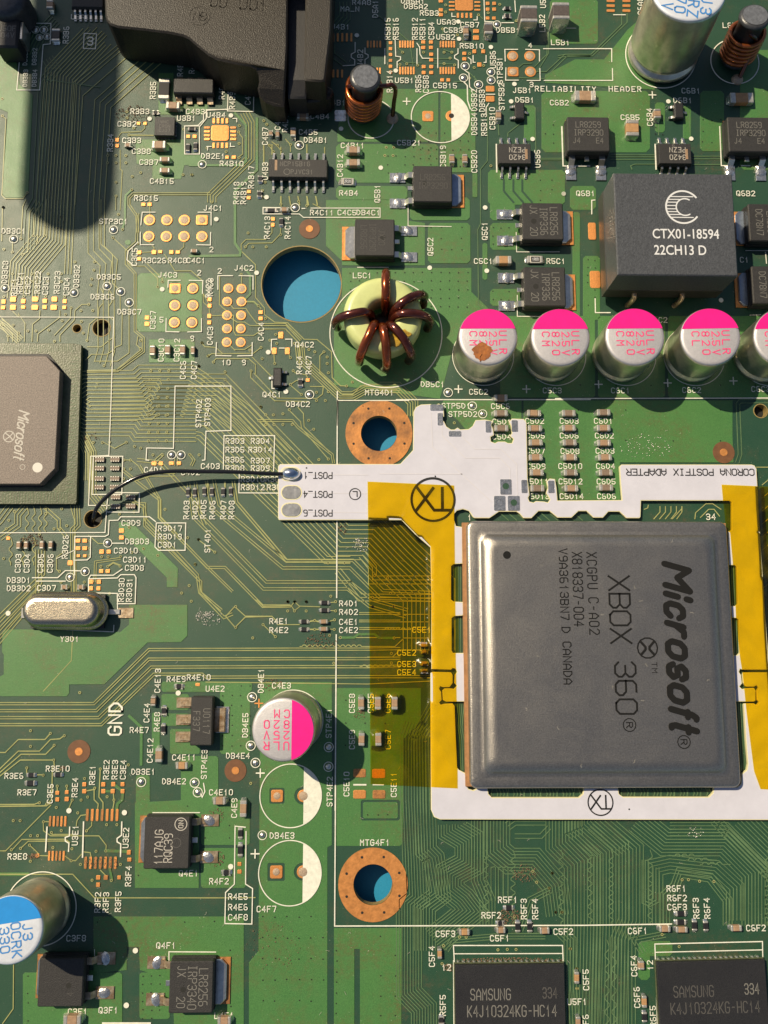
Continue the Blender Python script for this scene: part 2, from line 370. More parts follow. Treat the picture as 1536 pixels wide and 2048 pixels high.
def wordmark(x, y, z, length, h, rot, sw, shear=.28):
    """heavy slanted lower-case word, centred at x, y"""
    wds = {'M': 1.35, 'i': .45, 'c': .95, 'r': .8, 'o': 1.05, 's': .95, 'f': .68, 't': .68}; word = 'Microsoft'
    tot = sum(wds[c] for c in word); k = length / tot; mb = MB(); a = radians(rot); ca, sa = cos(a), sin(a); pos = 0; q = 0
    for ch in word:
        for st in LOW[ch].split('|'):
            pts = []
            for t in st.split():
                gx = int(t[0]) / 4; gw = wds[ch] * k - sw * 1.25
                lx = pos + sw * .62 + (gx if ch not in 'i' else .5) * gw - length / 2; ly = (int(t[1]) / 6 - .5) * h; lx += ly * shear
                pts.append((x + lx * ca - ly * sa, y + lx * sa + ly * ca))
            for A, B in zip(pts, pts[1:]):
                th = atan2(B[1] - A[1], B[0] - A[0]); r_ = sw / 2; q += 1
                cap = [(B[0] + r_ * cos(th + u_), B[1] + r_ * sin(th + u_)) for u_ in (-pi / 2, -pi / 4, 0, pi / 4, pi / 2)] + [(A[0] + r_ * cos(th + u_), A[1] + r_ * sin(th + u_)) for u_ in (pi / 2, 3 * pi / 4, pi, 5 * pi / 4, 3 * pi / 2)]
                mb.add([(c_, d_, z + q * .00012) for c_, d_ in cap], [tuple(range(10))])
        pos += wds[ch] * k
    return mb
def fit(me, w_, h_):
    for i, t in ((0, w_), (1, h_)):
        v = [p.co[i] for p in me.vertices]; a, b = min(v), max(v); k = t / (b - a)
        for p in me.vertices: p.co[i] = (p.co[i] - (a + b) / 2) * k
    return me
def font_mesh(txt, size, m, name='printed_text', bold=0.0, shear=0.0, sx=1.0):
    cu = bpy.data.curves.new(name, 'FONT'); cu.body = txt; cu.size = size; cu.align_x = 'CENTER'; cu.align_y = 'CENTER'
    cu.offset = bold; cu.shear = shear; cu.resolution_u = 4
    o = bpy.data.objects.new(name, cu); C.objects.link(o)
    dg = bpy.context.evaluated_depsgraph_get(); me = bpy.data.meshes.new_from_object(o.evaluated_get(dg))
    bpy.data.objects.remove(o); bpy.data.curves.remove(cu)
    for v in me.vertices: v.co.x *= sx
    me.materials.clear(); me.materials.append(M(m)); me.name = name
    return me
# ---------------------------------------------------------------- table under the board
tb = MB().add([(-60, -60, -0.52), (60, -60, -0.52), (60, 60, -0.52), (-60, 60, -0.52)], [(0, 1, 2, 3)]).build('table_surface', 'table'); tb['kind'] = 'structure'

# ---------------------------------------------------------------- the board
board = thing('circuit_board', 'large green printed circuit board with copper traces, bare orange pads and white lettering', 'circuit board')
HOLES = [(603, 568, 79), (758, 867, 36), (746, 1769, 39), (203, 656, 17), (154, 657, 8), (186, 1038, 17), (1521, 822, 13)]
hp = []
for x, y, r in HOLES:
    c = P(x, y); hp.append((c[0], c[1], r * S(x, y)))
sub = MB().prism(PL([(-500, 2600), (2100, 2600), (2100, -500), (-500, -500)]), -0.15, 0, holes=[circ(cx, cy, r, 64) for cx, cy, r in hp], bottom=True)
sub.build('substrate', 'mask_dark', board)
for (x, y, r), (cx, cy, rr) in zip(HOLES, hp):
    big = r > 30
    if r in (36, 39):
        R2 = (67 if r == 36 else 69.5) * S(x, y); u = S(x, y)
        mb = MB().prism(circ(cx, cy, R2, 56, ry=R2 * 1.02), 0, .014, holes=[circ(cx, cy, rr + .002, 48)])
        ring = mb.build('mounting_ring', 'copper_worn' if r == 36 else 'copper', board)
        vh = MB().disc(0, 0, .026, 0, 10).mesh('stitching_hole', 'hole_dark')
        for k in range(8): obj_from(vh, 'stitching_hole', ring, (cx + .82 * R2 * cos(k * pi / 4 + .4), cy + .82 * R2 * sin(k * pi / 4 + .4), .0165))
    else:
        w_ = .022 if r > 60 else .018
        MB().prism(circ(cx, cy, rr + w_, 56), 0, .006, holes=[circ(cx, cy, rr + .001, 56)]).build('hole_rim', 'laminate', board)
    # bare laminate wall of the hole
    mb = MB(); c1 = circ(cx, cy, rr - .004, 48); n = len(c1)
    mb.add([(a, b, .0045) for a, b in c1] + [(a, b, -.16) for a, b in c1], [(i, n + i, n + (i + 1) % n, (i + 1) % n) for i in range(n)])
    mb.build('hole_wall', 'laminate', board)
    if r < 20: MB().disc(cx, cy, rr * 1.02, -.17, 24).build('hole_backing', 'hole_dark', board)

# ---- copper pours under the solder mask
pk = [0]
def pour(pts, holes=(), z=.008):
    pk[0] += 1
    MB().prism(PL(pts), 0, .0055 + (pk[0] % 8) * .0005, .004, holes=[PL(h) for h in holes]).build('copper_pour', 'mask_pour', board)
def rp(x0, y0, x1, y1, c=6):
    return [(x0 + c, y1), (x1 - c, y1), (x1, y1 - c), (x1, y0 + c), (x1 - c, y0), (x0 + c, y0), (x0, y0 + c), (x0, y1 - c)]
def rpour(*a, holes=()): pour(rp(*a[:4], *(a[4:])), holes)
pour([(802, 178), (877, 178), (877, 284), (675, 284), (675, 262), (690, 180)])
rpour(881, 178, 951, 345, 8); rpour(672, 288, 877, 366)
rpour(672, 372, 815, 400); rpour(945, 345, 955, 395, 2); rpour(820, 395, 940, 441); rpour(856, 446, 941, 527)
pour([(652, 400), (815, 400), (815, 441), (850, 446), (850, 531), (684, 531), (684, 522), (652, 492)])
pour([(684, 536), (943, 536), (943, 584), (976, 616), (976, 650), (905, 700), (880, 798), (668, 770), (668, 620), (684, 600)])
rpour(980, 446, 1040, 500); rpour(980, 578, 1040, 612); rpour(980, 404, 1030, 441); rpour(965, 486, 975, 560, 3)
rpour(976, 340, 1130, 410); rpour(1048, 211, 1070, 282, 3)
rpour(1083, 182, 1300, 305, 8); rpour(1140, 372, 1192, 420); rpour(1145, 424, 1160, 640, 4); rpour(1166, 512, 1200, 640, 5)
rpour(1100, 0, 1196, 88, 4); pour([(1090, 150), (1150, 119), (1208, 119), (1255, 60), (1300, 20), (1310, 180), (1090, 166)])
rpour(1400, 182, 1448, 303); rpour(1366, 212, 1382, 278, 3); rpour(1480, 100, 1560, 340, 8); rpour(1310, 205, 1330, 265, 4)
rpour(1000, 632, 1190, 795, 4); rpour(1196, 632, 1330, 795, 4); rpour(1336, 632, 1560, 795, 4)
pour([(886, 801), (1043, 801), (1043, 1000), (975, 1000), (940, 870), (915, 840), (886, 820)])
pour([(1047, 801), (1465, 801), (1465, 870), (1467, 925), (1240, 925), (1240, 1000), (1047, 1000)])
pour([(-40, 100), (30, 100), (40, 170), (66, 190), (57, 382), (46, 396), (12, 396), (4, 388), (16, 225), (-40, 200)])
pour(KL('a', [(1115, 1205), (1115, 1310), (1325, 1310), (1350, 1210), (1500, 1205), (1500, 1130), (1350, 1130), (1350, 1020), (990, 1020), (1000, 1200)]))
pour(KL('a', [(1160, 840), (1520, 840), (1520, 760), (1270, 740), (1270, 535), (1160, 535)]))
jh = [circ(*K('e', x, y), 13, 16) for x, y in ((1282, 648), (1412, 648), (1280, 772), (1412, 772), (1277, 897), (1405, 897))]
pour(KL('e', [(1000, 940), (1020, 965), (1478, 965), (1480, 600), (1380, 535), (1030, 535), (1005, 560)]), jh)
pour(KL('e', [(1090, 1190), (1425, 1190), (1425, 1020), (1090, 1020)]))
pour(KL('i', [(1300, 1370), (1303, 1230), (965, 895), (870, 895), (870, 955), (1220, 1300), (1220, 1370)]))
pour(KL('m', [(20, 705), (490, 705), (508, 680), (508, 618), (765, 617), (1080, 312), (1325, 308), (1372, 262), (1372, 35), (945, 35), (945, 180), (880, 235), (220, 215), (45, 215), (18, 240), (15, 380), (28, 400), (28, 545), (0, 560), (-40, 600), (-40, 690)]))
rpour(323, 1363, 504, 1384, 4); rpour(304, 1425, 320, 1508, 3); rpour(323, 1388, 378, 1420, 3); rpour(323, 1427, 378, 1452, 3); rpour(340, 1458, 400, 1508, 3)
rpour(440, 1366, 500, 1508, 4); rpour(272, 1550, 300, 1612, 4); rpour(362, 1512, 437, 1640, 4)
pour([(270, 1605), (270, 1776), (398, 1776), (398, 1560), (372, 1560), (372, 1600)]); rpour(402, 1600, 500, 1690, 4); rpour(402, 1696, 492, 1776, 4)
ch = [circ(*K('n', 830, 1432), 18, 20), circ(*K('s', 775, 492), 18, 20), rp(*[v for p_ in (K('n', 583, 1375), K('n', 692, 1490)) for v in p_], 2), rp(*[v for p_ in (K('s', 533, 432), K('s', 650, 555)) for v in p_], 2)]
pour([(520, 1364), (664, 1364), (664, 1690), (655, 1695), (655, 2100), (498, 2100), (498, 1925), (517, 1902), (520, 1500)], ch)
pour([(673, 1376), (842, 1376), (842, 1442), (806, 1480), (806, 1686), (800, 1692), (673, 1692)], [rp(722, 1600, 800, 1641, 3)])
rpour(726, 1604, 796, 1637, 3)
pour([(668, 1856), (668, 2100), (709, 2100), (709, 1898), (720, 1898), (720, 2100), (803, 2100), (803, 1856)])
pour([(187, 1833), (488, 1833), (488, 2100), (350, 2100), (345, 1960), (280, 1940), (278, 1894), (254, 1894), (254, 1940), (52, 1960), (48, 2100), (46, 1960), (187, 1940)])
rpour(279, 1945, 340, 2038, 4); rpour(46, 1945, 245, 2100, 4); rpour(349, 1945, 486, 2100)
rpour(-40, 1745, 60, 1752, 2); rpour(1277, 1882, 1345, 1912, 6); rpour(1277, 1882, 1300, 1960, 6)
rpour(250, 480, 262, 490, 3)

# ---- traces
TR = {k: MB() for k in ('mask_trace', 'mask_trace_dim', 'mask_pour', 'mask_dark')}; tk = [0]
def offs(path, d):
    n = len(path); out = []
    for i in range(n):
        a, b, c = path[max(i - 1, 0)], path[i], path[min(i + 1, n - 1)]
        d1 = (b[0] - a[0], b[1] - a[1]); d2 = (c[0] - b[0], c[1] - b[1])
        if i == 0: d1 = d2
        if i == n - 1: d2 = d1
        l1 = math.hypot(*d1) or 1; l2 = math.hypot(*d2) or 1
        n1 = (-d1[1] / l1, d1[0] / l1); n2 = (-d2[1] / l2, d2[0] / l2)
        mx, my = n1[0] + n2[0], n1[1] + n2[1]; ml = math.hypot(mx, my) or 1; mx /= ml; my /= ml
        k = d / max(.4, mx * n1[0] + my * n1[1]); out.append((b[0] + mx * k, b[1] + my * k))
    return out
def trace(pts, m='mask_trace', w_=1.5):
    u = .01; tk[0] += 1
    TR[m].ribbon(PL(pts), w_ * 1.08 * u, .0108 + (tk[0] % 9) * .0004, thick=.0095)
def bundle(path, n, s, m='mask_trace', w_=1.4, j0=0, j1=0, skip=()):
    for k in range(n):
        if k in skip: continue
        p = offs(path, (k - (n - 1) / 2) * s)
        if j0 or j1:
            p = list(p); a, b = p[0], p[1]; l = math.hypot(a[0] - b[0], a[1] - b[1]) or 1; q = R() * j0
            p[0] = (a[0] + (b[0] - a[0]) / l * q, a[1] + (b[1] - a[1]) / l * q)
            a, b = p[-1], p[-2]; l = math.hypot(a[0] - b[0], a[1] - b[1]) or 1; q = R() * j1
            p[-1] = (a[0] + (b[0] - a[0]) / l * q, a[1] + (b[1] - a[1]) / l * q)
        trace(p, m, w_)
def pairs(path, offsets, m='mask_trace', gap=4.4, w_=1.3):
    for o in offsets:
        trace(offs(path, o - gap / 2), m, w_); trace(offs(path, o + gap / 2), m, w_)
def wave(x, y0, y1, amp=4, per=13, m='mask_trace_dim'):
    pts = [(x, y0)]; y = y0 + 8; s = 1
    while y < y1 - 8:
        pts += [(x + s * amp, y + per * .2), (x + s * amp, y + per * .45), (x, y + per * .65)]; y += per * .65; s = -s
    trace(pts + [(x, y1)], m)
def waveh(y, x0, x1, amp=3, per=11, m='mask_trace'):
    pts = [(x0, y)]; x = x0 + 4
    while x < x1 - per:
        pts += [(x, y), (x + per * .25, y - amp), (x + per * .6, y - amp), (x + per * .85, y)]; x += per
    trace(pts + [(x1, y)], m)
D = 'mask_trace_dim'
# top left, running down past the graphics chip
bundle([(205, 62), (121, 150), (104, 400), (100, 478), (52, 535), (46, 600)], 11, 6.2, j0=25, j1=20)
bundle([(258, 80), (154, 168), (143, 400), (136, 548)], 3, 6.5, j0=14)
trace([(280, 92), (166, 192), (150, 410)]); trace([(200, 175), (93, 160)], D)
bundle([(330, 98), (206, 208), (193, 402), (193, 500), (218, 526), (212, 585), (213, 700), (205, 728)], 4, 11)
bundle([(96, 118), (110, 140), (88, 165), (76, 400), (62, 425), (58, 500)], 4, 7, D)
trace(KL('a', [(15, 850), (45, 870), (15, 1430), (40, 1455), (170, 1455), (200, 1410)])); trace(KL('a', [(848, 1440), (848, 1536)]))
trace(KL('a', [(880, 1100), (880, 1240), (895, 1250), (880, 1536)])); trace(KL('a', [(1060, 915), (1060, 940), (1035, 965), (890, 970), (860, 1010)])); trace(KL('a', [(945, 990), (1120, 992)]), w_=2.4)
trace(KL('a', [(965, 1390), (920, 1430), (915, 1536)]), 'mask_pour', 4); trace(KL('e', [(915, 0), (915, 140), (897, 215)]), 'mask_pour', 4)
bundle(KL('a', [(1536, 1420), (975, 1420), (945, 1450), (945, 1500), (1000, 1580), (1010, 1700)]), 2, 4)
bundle(KL('e', [(1010, 100), (1000, 310), (925, 375), (925, 470), (990, 540), (990, 960), (1050, 1010), (1050, 1110), (860, 1250), (640, 1255)]), 2, 4)
trace(KL('e', [(825, 275), (940, 380), (935, 460), (970, 485), (1060, 485), (1155, 575), (1155, 635)])); trace(KL('e', [(1075, 465), (1190, 580), (1190, 600)]))
for g, pts in (('e', [(20, 55), (15, 300)]), ('e', [(95, 290), (92, 380)]), ('e', [(190, 0), (168, 50), (155, 285)]), ('e', [(245, 60), (220, 90), (205, 380), (168, 400)]), ('e', [(280, 60), (250, 110), (245, 260)]),
               ('e', [(310, 90), (285, 130), (275, 315)]), ('e', [(340, 0), (330, 260)]), ('e', [(885, 670), (825, 610), (825, 400), (740, 325), (740, 0)]), ('e', [(785, 635), (820, 690), (820, 745), (795, 780), (795, 850), (830, 880)]),
               ('e', [(740, 650), (755, 680), (755, 755), (725, 790), (720, 855), (655, 910), (640, 1020)]), ('e', [(880, 690), (880, 800), (895, 830), (890, 1060), (840, 1080)]), ('e', [(945, 770), (945, 1120), (860, 1180), (690, 1180)]),
               ('e', [(650, 765), (600, 765), (550, 810), (545, 880), (440, 990), (440, 1035)]), ('e', [(520, 800), (515, 870), (400, 990)]), ('e', [(1030, 1090), (1000, 1060), (1010, 1000)]), ('e', [(1028, 1100), (850, 1245)]), ('e', [(1125, 380), (1035, 385)]),
               ('e', [(1097, 0), (1097, 110)]), ('e', [(1090, 310), (1128, 350), (1128, 380)]), ('e', [(1347, 310), (1345, 345), (1305, 380)]), ('e', [(1205, 400), (1280, 520), (1400, 520), (1480, 590), (1490, 750), (1530, 790)]),
               ('e', [(95, 815), (140, 860), (135, 830), (185, 905), (180, 1035)]), ('e', [(295, 810), (290, 870), (240, 910), (235, 1035)]), ('e', [(440, 810), (440, 860), (280, 980), (275, 1035)]), ('e', [(840, 1095), (780, 1130), (670, 1130), (630, 1170)]),
               ('e', [(640, 1075), (740, 1075), (830, 1005)]), ('e', [(-10, 840), (130, 975), (130, 1035)]), ('e', [(-10, 870), (95, 985), (95, 1035)]), ('e', [(-10, 900), (60, 985), (60, 1035)]), ('e', [(1475, 1045), (1500, 1075), (1536, 1075)])):
    trace(KL(g, pts))
bundle(KL('e', [(0, 900), (45, 930), (150, 1030)]), 5, 4)
# right of the graphics chip: fan-out, then diagonally down to the right
bundle([(166, 800), (178, 792), (285, 790), (296, 780), (372, 780), (392, 792)], 14, 7.6, j0=6)
bundle([(166, 808), (178, 815), (288, 815), (296, 826), (392, 826)], 16, 7.6, j0=8)
bundle([(388, 800), (430, 800), (690, 1068), (745, 1068), (800, 1125), (858, 1180), (858, 1300)], 13, 8.6, j0=14)
bundle([(388, 870), (400, 872), (652, 1120), (700, 1120)], 3, 7, j0=6)
bundle([(392, 770), (480, 835), (560, 920)], 9, 7.5, j0=10)
bundle([(166, 868), (185, 905), (185, 990), (210, 1020)], 4, 5); bundle([(166, 880), (178, 905), (178, 960)], 6, 4)
pairs([(413, 962), (425, 1018), (566, 1136), (700, 1136), (760, 1196), (860, 1200)], (-15, 0), gap=5); pairs([(391, 965), (400, 1028), (533, 1164), (700, 1164), (745, 1200), (815, 1220)], (0, 14), gap=5)
pairs([(455, 965), (462, 1010), (568, 1134), (700, 1134)], (-12,), gap=5, w_=2)
for o, x in ((0, 415), (0, 450)):
    trace([(x, 965), (x, 985)], w_=3)
bundle([(245, 940), (320, 1000), (320, 1035), (350, 1066), (415, 1135), (450, 1135), (525, 1212), (580, 1212)], 2, 4.5)
bundle([(262, 1000), (288, 1015), (292, 1040), (395, 1150), (400, 1185), (448, 1235), (465, 1228)], 2, 5); bundle([(275, 920), (320, 925), (390, 1000), (410, 1050)], 2, 6)
bundle([(350, 950), (300, 950), (270, 960)], 2, 5)
trace(KL('n', [(330, 45), (262, 120), (330, 200), (405, 125), (600, 120), (640, 160)]), w_=1.8); trace(KL('n', [(330, 50), (405, 118), (600, 118)]))
trace(KL('n', [(535, 180), (625, 268)])); trace(KL('n', [(480, 0), (530, 55), (735, 52), (765, 12), (800, 45), (950, 50)])); trace(KL('n', [(490, 0), (535, 45), (740, 42), (765, 78), (800, 50)]))
trace(KL('n', [(640, 180), (800, 180)])); trace(KL('n', [(860, 160), (910, 150), (945, 160)]), w_=2.5); trace(KL('n', [(860, 215), (910, 215), (945, 215)]), w_=2.5); trace(KL('n', [(1010, 20), (1065, 15)])); trace(KL('n', [(1010, 75), (1065, 80)])); trace(KL('n', [(1010, 158), (1060, 145)])); trace(KL('n', [(1010, 212), (1055, 215)]))
for a, y in ((1240, 100), (1240, 155), (1240, 210), (1090, 275)):
    trace(KL('n', [(a, y - 8 if y < 250 else y), (1536, y - 8 if y < 250 else y)])); 
    if y < 250: trace(KL('n', [(a, y + 5), (1740, y + 5)]))
trace(KL('n', [(1100, 275), (1200, 275), (1230, 250), (1350, 250), (1385, 278), (1490, 278)]), 'mask_pour', 4.5)
bundle([(676, 1142), (720, 1195), (865, 1196)], 3, 7); bundle([(725, 1110), (745, 1135), (745, 1160), (865, 1160)], 3, 8)
# long lines through the middle left
for yb, yr, xk in ((1407, 1299, 298), (1421, 1318, 298), (1435, 1334, 303), (1449, 1348, 308)):
    for o in (-2, 2.6):
        pts = [(-20, yb + o), (188 + (yb - 1407) * .35 + o * .4, yb + o), (xk + o * .4, yr + o)]
        if yr < 1340: trace(pts + [(600, yr + o - 1)] + ([(735, yr + o - 1), (800, yr + o - 2)]))
        else: trace(pts + [(405, yr + o), (412, yr + o + 6), (735, yr + o + 5), (860, yr + o + 5)])
waveh(1293, 600, 735); waveh(1333, 720, 800); waveh(1259, 765, 830); trace([(412, 1364), (735, 1368), (862, 1362)])
trace([(735, 1293), (790, 1293), (808, 1276), (858, 1276)]); trace([(735, 1314), (785, 1314), (800, 1300), (860, 1300)]); trace([(735, 1334), (795, 1334), (805, 1326)])
# left, below the graphics chip
bundle([(138, 1012), (146, 1040), (146, 1200), (140, 1320), (85, 1380)], 2, 6, skip=(1,)); bundle([(154, 1012), (156, 1050), (146, 1060), (148, 1190)], 3, 5)
bundle([(90, 1015), (118, 1040), (118, 1055), (135, 1075)], 2, 6); bundle([(20, 1013), (0, 1040), (-20, 1060)], 3, 7); bundle([(50, 1013), (36, 1030), (36, 1050), (0, 1075)], 3, 6)
for x in (24, 46, 68, 86): wave(x * .6 + 40, 1013, 1062, 3, 16, 'mask_trace')
for x in (22, 47, 68): wave(x, 1075, 1130, 3, 16, 'mask_trace')
for k in range(8):
    y = 1150 + k * 9; trace([(90 - k * 3 + k % 2 * 3, 1100), (90 - k * 3 + k % 2 * 3, y - 10), (-20, y + 98)])
bundle(KL('i', [(1020, 480), (1165, 720), (1165, 860), (1536, 1240), (1700, 1400)]), 2, 4); bundle(KL('i', [(900, 750), (1060, 760), (1060, 920), (1470, 1330), (1470, 1410), (1620, 1536)]), 2, 4); 
trace(KL('i', [(435, 1255), (415, 1240), (415, 1150), (470, 1110)])); trace(KL('i', [(650, 990), (720, 1050), (790, 1050)])); trace(KL('i', [(760, 310), (840, 355), (925, 310)])); trace(KL('i', [(905, 440), (960, 440), (1010, 480)]))
bundle(KL('i', [(695, 1330), (700, 1185), (880, 1160)]), 2, 4); trace(KL('i', [(790, 1218), (830, 1190), (880, 1210)]), w_=3)
bundle(KL('i', [(1125, 480), (1145, 440), (1190, 400)]), 2, 5); bundle(KL('i', [(1400, 480), (1420, 440), (1390, 400)]), 2, 4); bundle(KL('i', [(1290, 480), (1290, 430)]), 2, 6)
# lower left
for pts in ([(0, 1115), (40, 1115), (135, 1020), (330, 1020), (370, 975)], [(0, 1235), (135, 1105), (290, 1105), (370, 1020), (440, 1015), (472, 990)], [(0, 1262), (155, 1128), (335, 1128), (400, 1062)], [(0, 1288), (150, 1170), (395, 1170), (400, 1230)],
            [(0, 1495), (250, 1495), (290, 1480)], [(0, 1508), (325, 1505), (380, 1460), (385, 1220)], [(620, 1398), (690, 1385), (690, 1460), (720, 1490), (715, 1536)], [(735, 1235), (725, 1440), (755, 1480), (755, 1536)], [(197, 1225), (197, 1262)], [(262, 1278), (318, 1278)], [(830, 1400), (835, 1480), (825, 1536)],
            [(420, 1360), (420, 1400)], [(490, 1360), (490, 1400)], [(530, 1462), (500, 1536)]):
    trace(KL('m', pts), w_=1.8)
trace(KL('m', [(948, 850), (1035, 930), (1033, 1200)]), 'mask_pour', 5); trace(KL('m', [(850, 1360), (900, 1400), (895, 1460), (860, 1490), (855, 1536)]), 'mask_pour', 5); trace(KL('m', [(755, 1398), (830, 1398)]), 'mask_pour', 4)
for pts in ([(0, 30), (240, 28), (270, 15)], [(0, 44), (320, 40), (350, 20)], [(0, 348), (40, 348), (350, 35)], [(298, 148), (345, 148)], [(298, 155), (300, 210), (350, 245), (680, 245), (730, 310), (727, 345)], [(85, 340), (150, 270), (450, 268), (480, 290)], [(143, 330), (195, 282), (460, 280)], [(205, 308), (265, 365)],
            [(350, 225), (360, 235), (520, 235)], [(592, 100), (555, 105), (530, 140), (525, 175)], [(630, 150), (630, 175), (595, 210)], [(450, 385), (490, 415), (520, 415), (560, 370)], [(625, 385), (620, 360), (575, 355)], [(270, 380), (335, 382)], [(0, 508), (200, 508), (500, 508), (650, 670), (1536, 670), (1750, 668)], [(95, 1120), (92, 1430), (20, 1530)], [(690, 480), (725, 515)]):
    trace(KL('r', pts), w_=1.5)
trace(KL('r', [(727, 347), (870, 352)]), 'mask_pour', 5); trace(KL('r', [(755, 475), (770, 545)]), 'mask_pour', 4)
# around the ten-pin header and the big hole
bundle(KL('b', [(400, 825), (440, 900), (440, 1160), (160, 1430), (160, 1480)]), 4, 5.5); trace(KL('b', [(330, 830), (410, 920), (410, 1180), (380, 1210), (0, 1210)]), 'mask_pour', 4.5); trace(KL('b', [(490, 870), (490, 1245), (330, 1400), (330, 1780), (370, 1840), (365, 1870), (0, 1875)]), 'mask_pour', 5)
trace(KL('b', [(540, 1060), (540, 1200)]), w_=2.5); trace(KL('b', [(355, 970), (385, 1010), (385, 1130), (350, 1155)])); trace(KL('b', [(600, 1040), (640, 1070), (670, 1110)])); trace(KL('b', [(560, 1040), (610, 1110)])); trace(KL('b', [(700, 1020), (735, 1060), (735, 1110)]))
for x in (665, 725, 790, 855, 920): trace(KL('b', [(x, 1440), (x + (12 if x > 700 else 0), 1500)]), w_=2.5)
for x, q in ((600, 1), (665, 0), (855, 1), (985, 0)): trace(KL('b', [(x, 1130), (x, 1080 - q * 20)]), w_=2)
for pts in ([(600, 200), (600, 240), (555, 290), (410, 290), (375, 325), (375, 375), (480, 475), (480, 715), (545, 790), (545, 840), (620, 895), (715, 900), (835, 1020), (930, 1022), (1035, 1110), (1040, 1300), (1100, 1360), (1145, 1362)], [(665, 195), (662, 250), (600, 315), (430, 318), (405, 345)], [(218, 560), (216, 765), (240, 790), (320, 850), (320, 960), (335, 990), (465, 992), (540, 945), (700, 945), (800, 1050), (800, 1230)],
            [(375, 745), (470, 745), (520, 795)], [(275, 745), (320, 795), (410, 795), (440, 840), (490, 905), (700, 905), (815, 1020)], [(272, 845), (345, 895), (400, 895), (440, 920), (705, 920), (805, 1030)], [(100, 690), (145, 770)], [(142, 790), (142, 840)], [(158, 848), (240, 845)], [(378, 545), (378, 620)],
            [(85, 1045), (110, 1075), (190, 1080), (240, 1125), (465, 1122), (520, 1080)], [(135, 1142), (160, 1125), (235, 1128)], [(172, 1185), (190, 1162), (430, 1162), (480, 1205), (480, 1270)], [(455, 1150), (590, 1285)], [(615, 1130), (618, 1195)], [(447, 1252), (445, 1300), (620, 1470), (870, 1475)], [(470, 1270), (640, 1450), (930, 1452), (970, 1420), (975, 1365), (880, 1365)],
            [(755, 1250), (770, 1265), (850, 1280), (860, 1300)], [(735, 1350), (780, 1320), (800, 1322)], [(735, 1355), (810, 1420)], [(980, 1112), (950, 1140), (950, 1265), (1060, 1370), (1115, 1425), (1190, 1425), (1250, 1360), (1350, 1360)], [(270, 1042), (330, 1100)], [(330, 1095), (400, 1095), (455, 1060)], [(725, 1130), (730, 1155)], [(730, 0), (735, 30)], [(855, 0), (857, 45)], [(665, 0), (667, 50)], [(900, 30), (960, 60)]):
    trace(KL('f', pts), w_=1.6)
trace(KL('f', [(400, 500), (440, 550), (440, 690), (410, 720)]), 'mask_pour', 4); trace(KL('f', [(410, 745), (465, 745), (500, 775)]), 'mask_pour', 4)
bundle(KL('f', [(800, 1050), (812, 1165), (1100, 1435), (1190, 1435), (1290, 1380), (1536, 1380)]), 5, 4.2); bundle(KL('g', [(0, 1370), (130, 1370), (240, 1480), (240, 1580)]), 5, 5)
bundle(KL('j', [(0, 190), (110, 190), (180, 240)]), 1, 4); bundle(KL('j', [(500, 152), (750, 152), (790, 200), (1040, 400), (1050, 460)]), 2, 4); trace(KL('j', [(725, 75), (810, 160), (815, 205), (1010, 430)])); trace(KL('j', [(790, 55), (830, 100), (835, 195), (1020, 380)]))
trace(KL('j', [(60, 1020), (180, 1112)]))
# upper middle
for pts in ([(540, 600), (620, 600)], [(690, 560), (700, 590)], [(1090, 565), (1150, 525), (1230, 395), (1235, 320), (1230, 240)], [(1130, 490), (1220, 400), (1225, 240)], [(1130, 527), (1215, 527), (1350, 400), (1536, 400)], [(1015, 495), (1045, 470), (1110, 465)], [(1020, 570), (1200, 578), (1370, 410), (1536, 412)], [(640, 520), (710, 590)], [(855, 780), (870, 990)], [(1025, 905), (935, 975), (935, 1000)], [(1120, 1160), (1330, 1160)], [(1120, 1172), (1330, 1172)],
            [(790, 760), (785, 1180), (735, 1240), (735, 1640), (715, 1680), (720, 2230), (790, 2300), (795, 2330)], [(460, 215), (460, 260)], [(465, 365), (520, 385)], [(370, 430), (510, 430)], [(400, 470), (530, 470)], [(130, 350), (170, 385)], [(140, 430), (190, 460), (300, 465)], [(275, 330), (330, 325)], [(1110, 785), (1135, 790), (1140, 1150)], [(720, 110), (750, 140)], [(490, 80), (440, 90), (400, 120)]):
    trace(KL('c', pts), D, 1.6)
for pts in ([(0, 410), (55, 400), (240, 400), (465, 180), (465, 100)], [(0, 425), (60, 415), (250, 412), (505, 165), (505, 100)], [(130, 360), (330, 355)], [(380, 1135), (720, 1135)], [(380, 1150), (720, 1150)], [(380, 1168), (720, 1168)], [(985, 1145), (1190, 1145)], [(985, 1165), (1190, 1165)], [(985, 1205), (1190, 1205)], [(540, 1240), (530, 1215), (560, 1203), (720, 1203)], [(735, 880), (735, 990)], [(960, 830), (965, 990)]):
    trace(KL('d', pts), D, 1.5)
for x in (905, 975, 1040): trace(KL('c', [(x, 1320), (x, 1400), (x + 70, 1480)]), 'mask_dark', 4)
bundle([(668, 60), (690, 35), (690, 5)], 4, 7, D); bundle(KL('b', [(1040, 330), (1040, 400), (1130, 470)]), 2, 10, D); bundle([(110, 40), (80, 70), (60, 110)], 5, 6, D); trace([(755, 30), (820, 85), (830, 160)], D)
bundle(KL('l', [(1536, 10), (1330, 10), (1315, 30), (1330, 400), (1310, 460)]), 2, 7, D)
trace(KL('l', [(1450, 492), (1700, 492)])); 
for k in range(9): trace([(1524, 970 + k * 26), (1536, 960 + k * 26), (1560, 930 + k * 26)])
for k in range(5): trace(KL('l', [(700 + k * 42, 870), (745 + k * 40, 820), (745 + k * 40, 780)]))
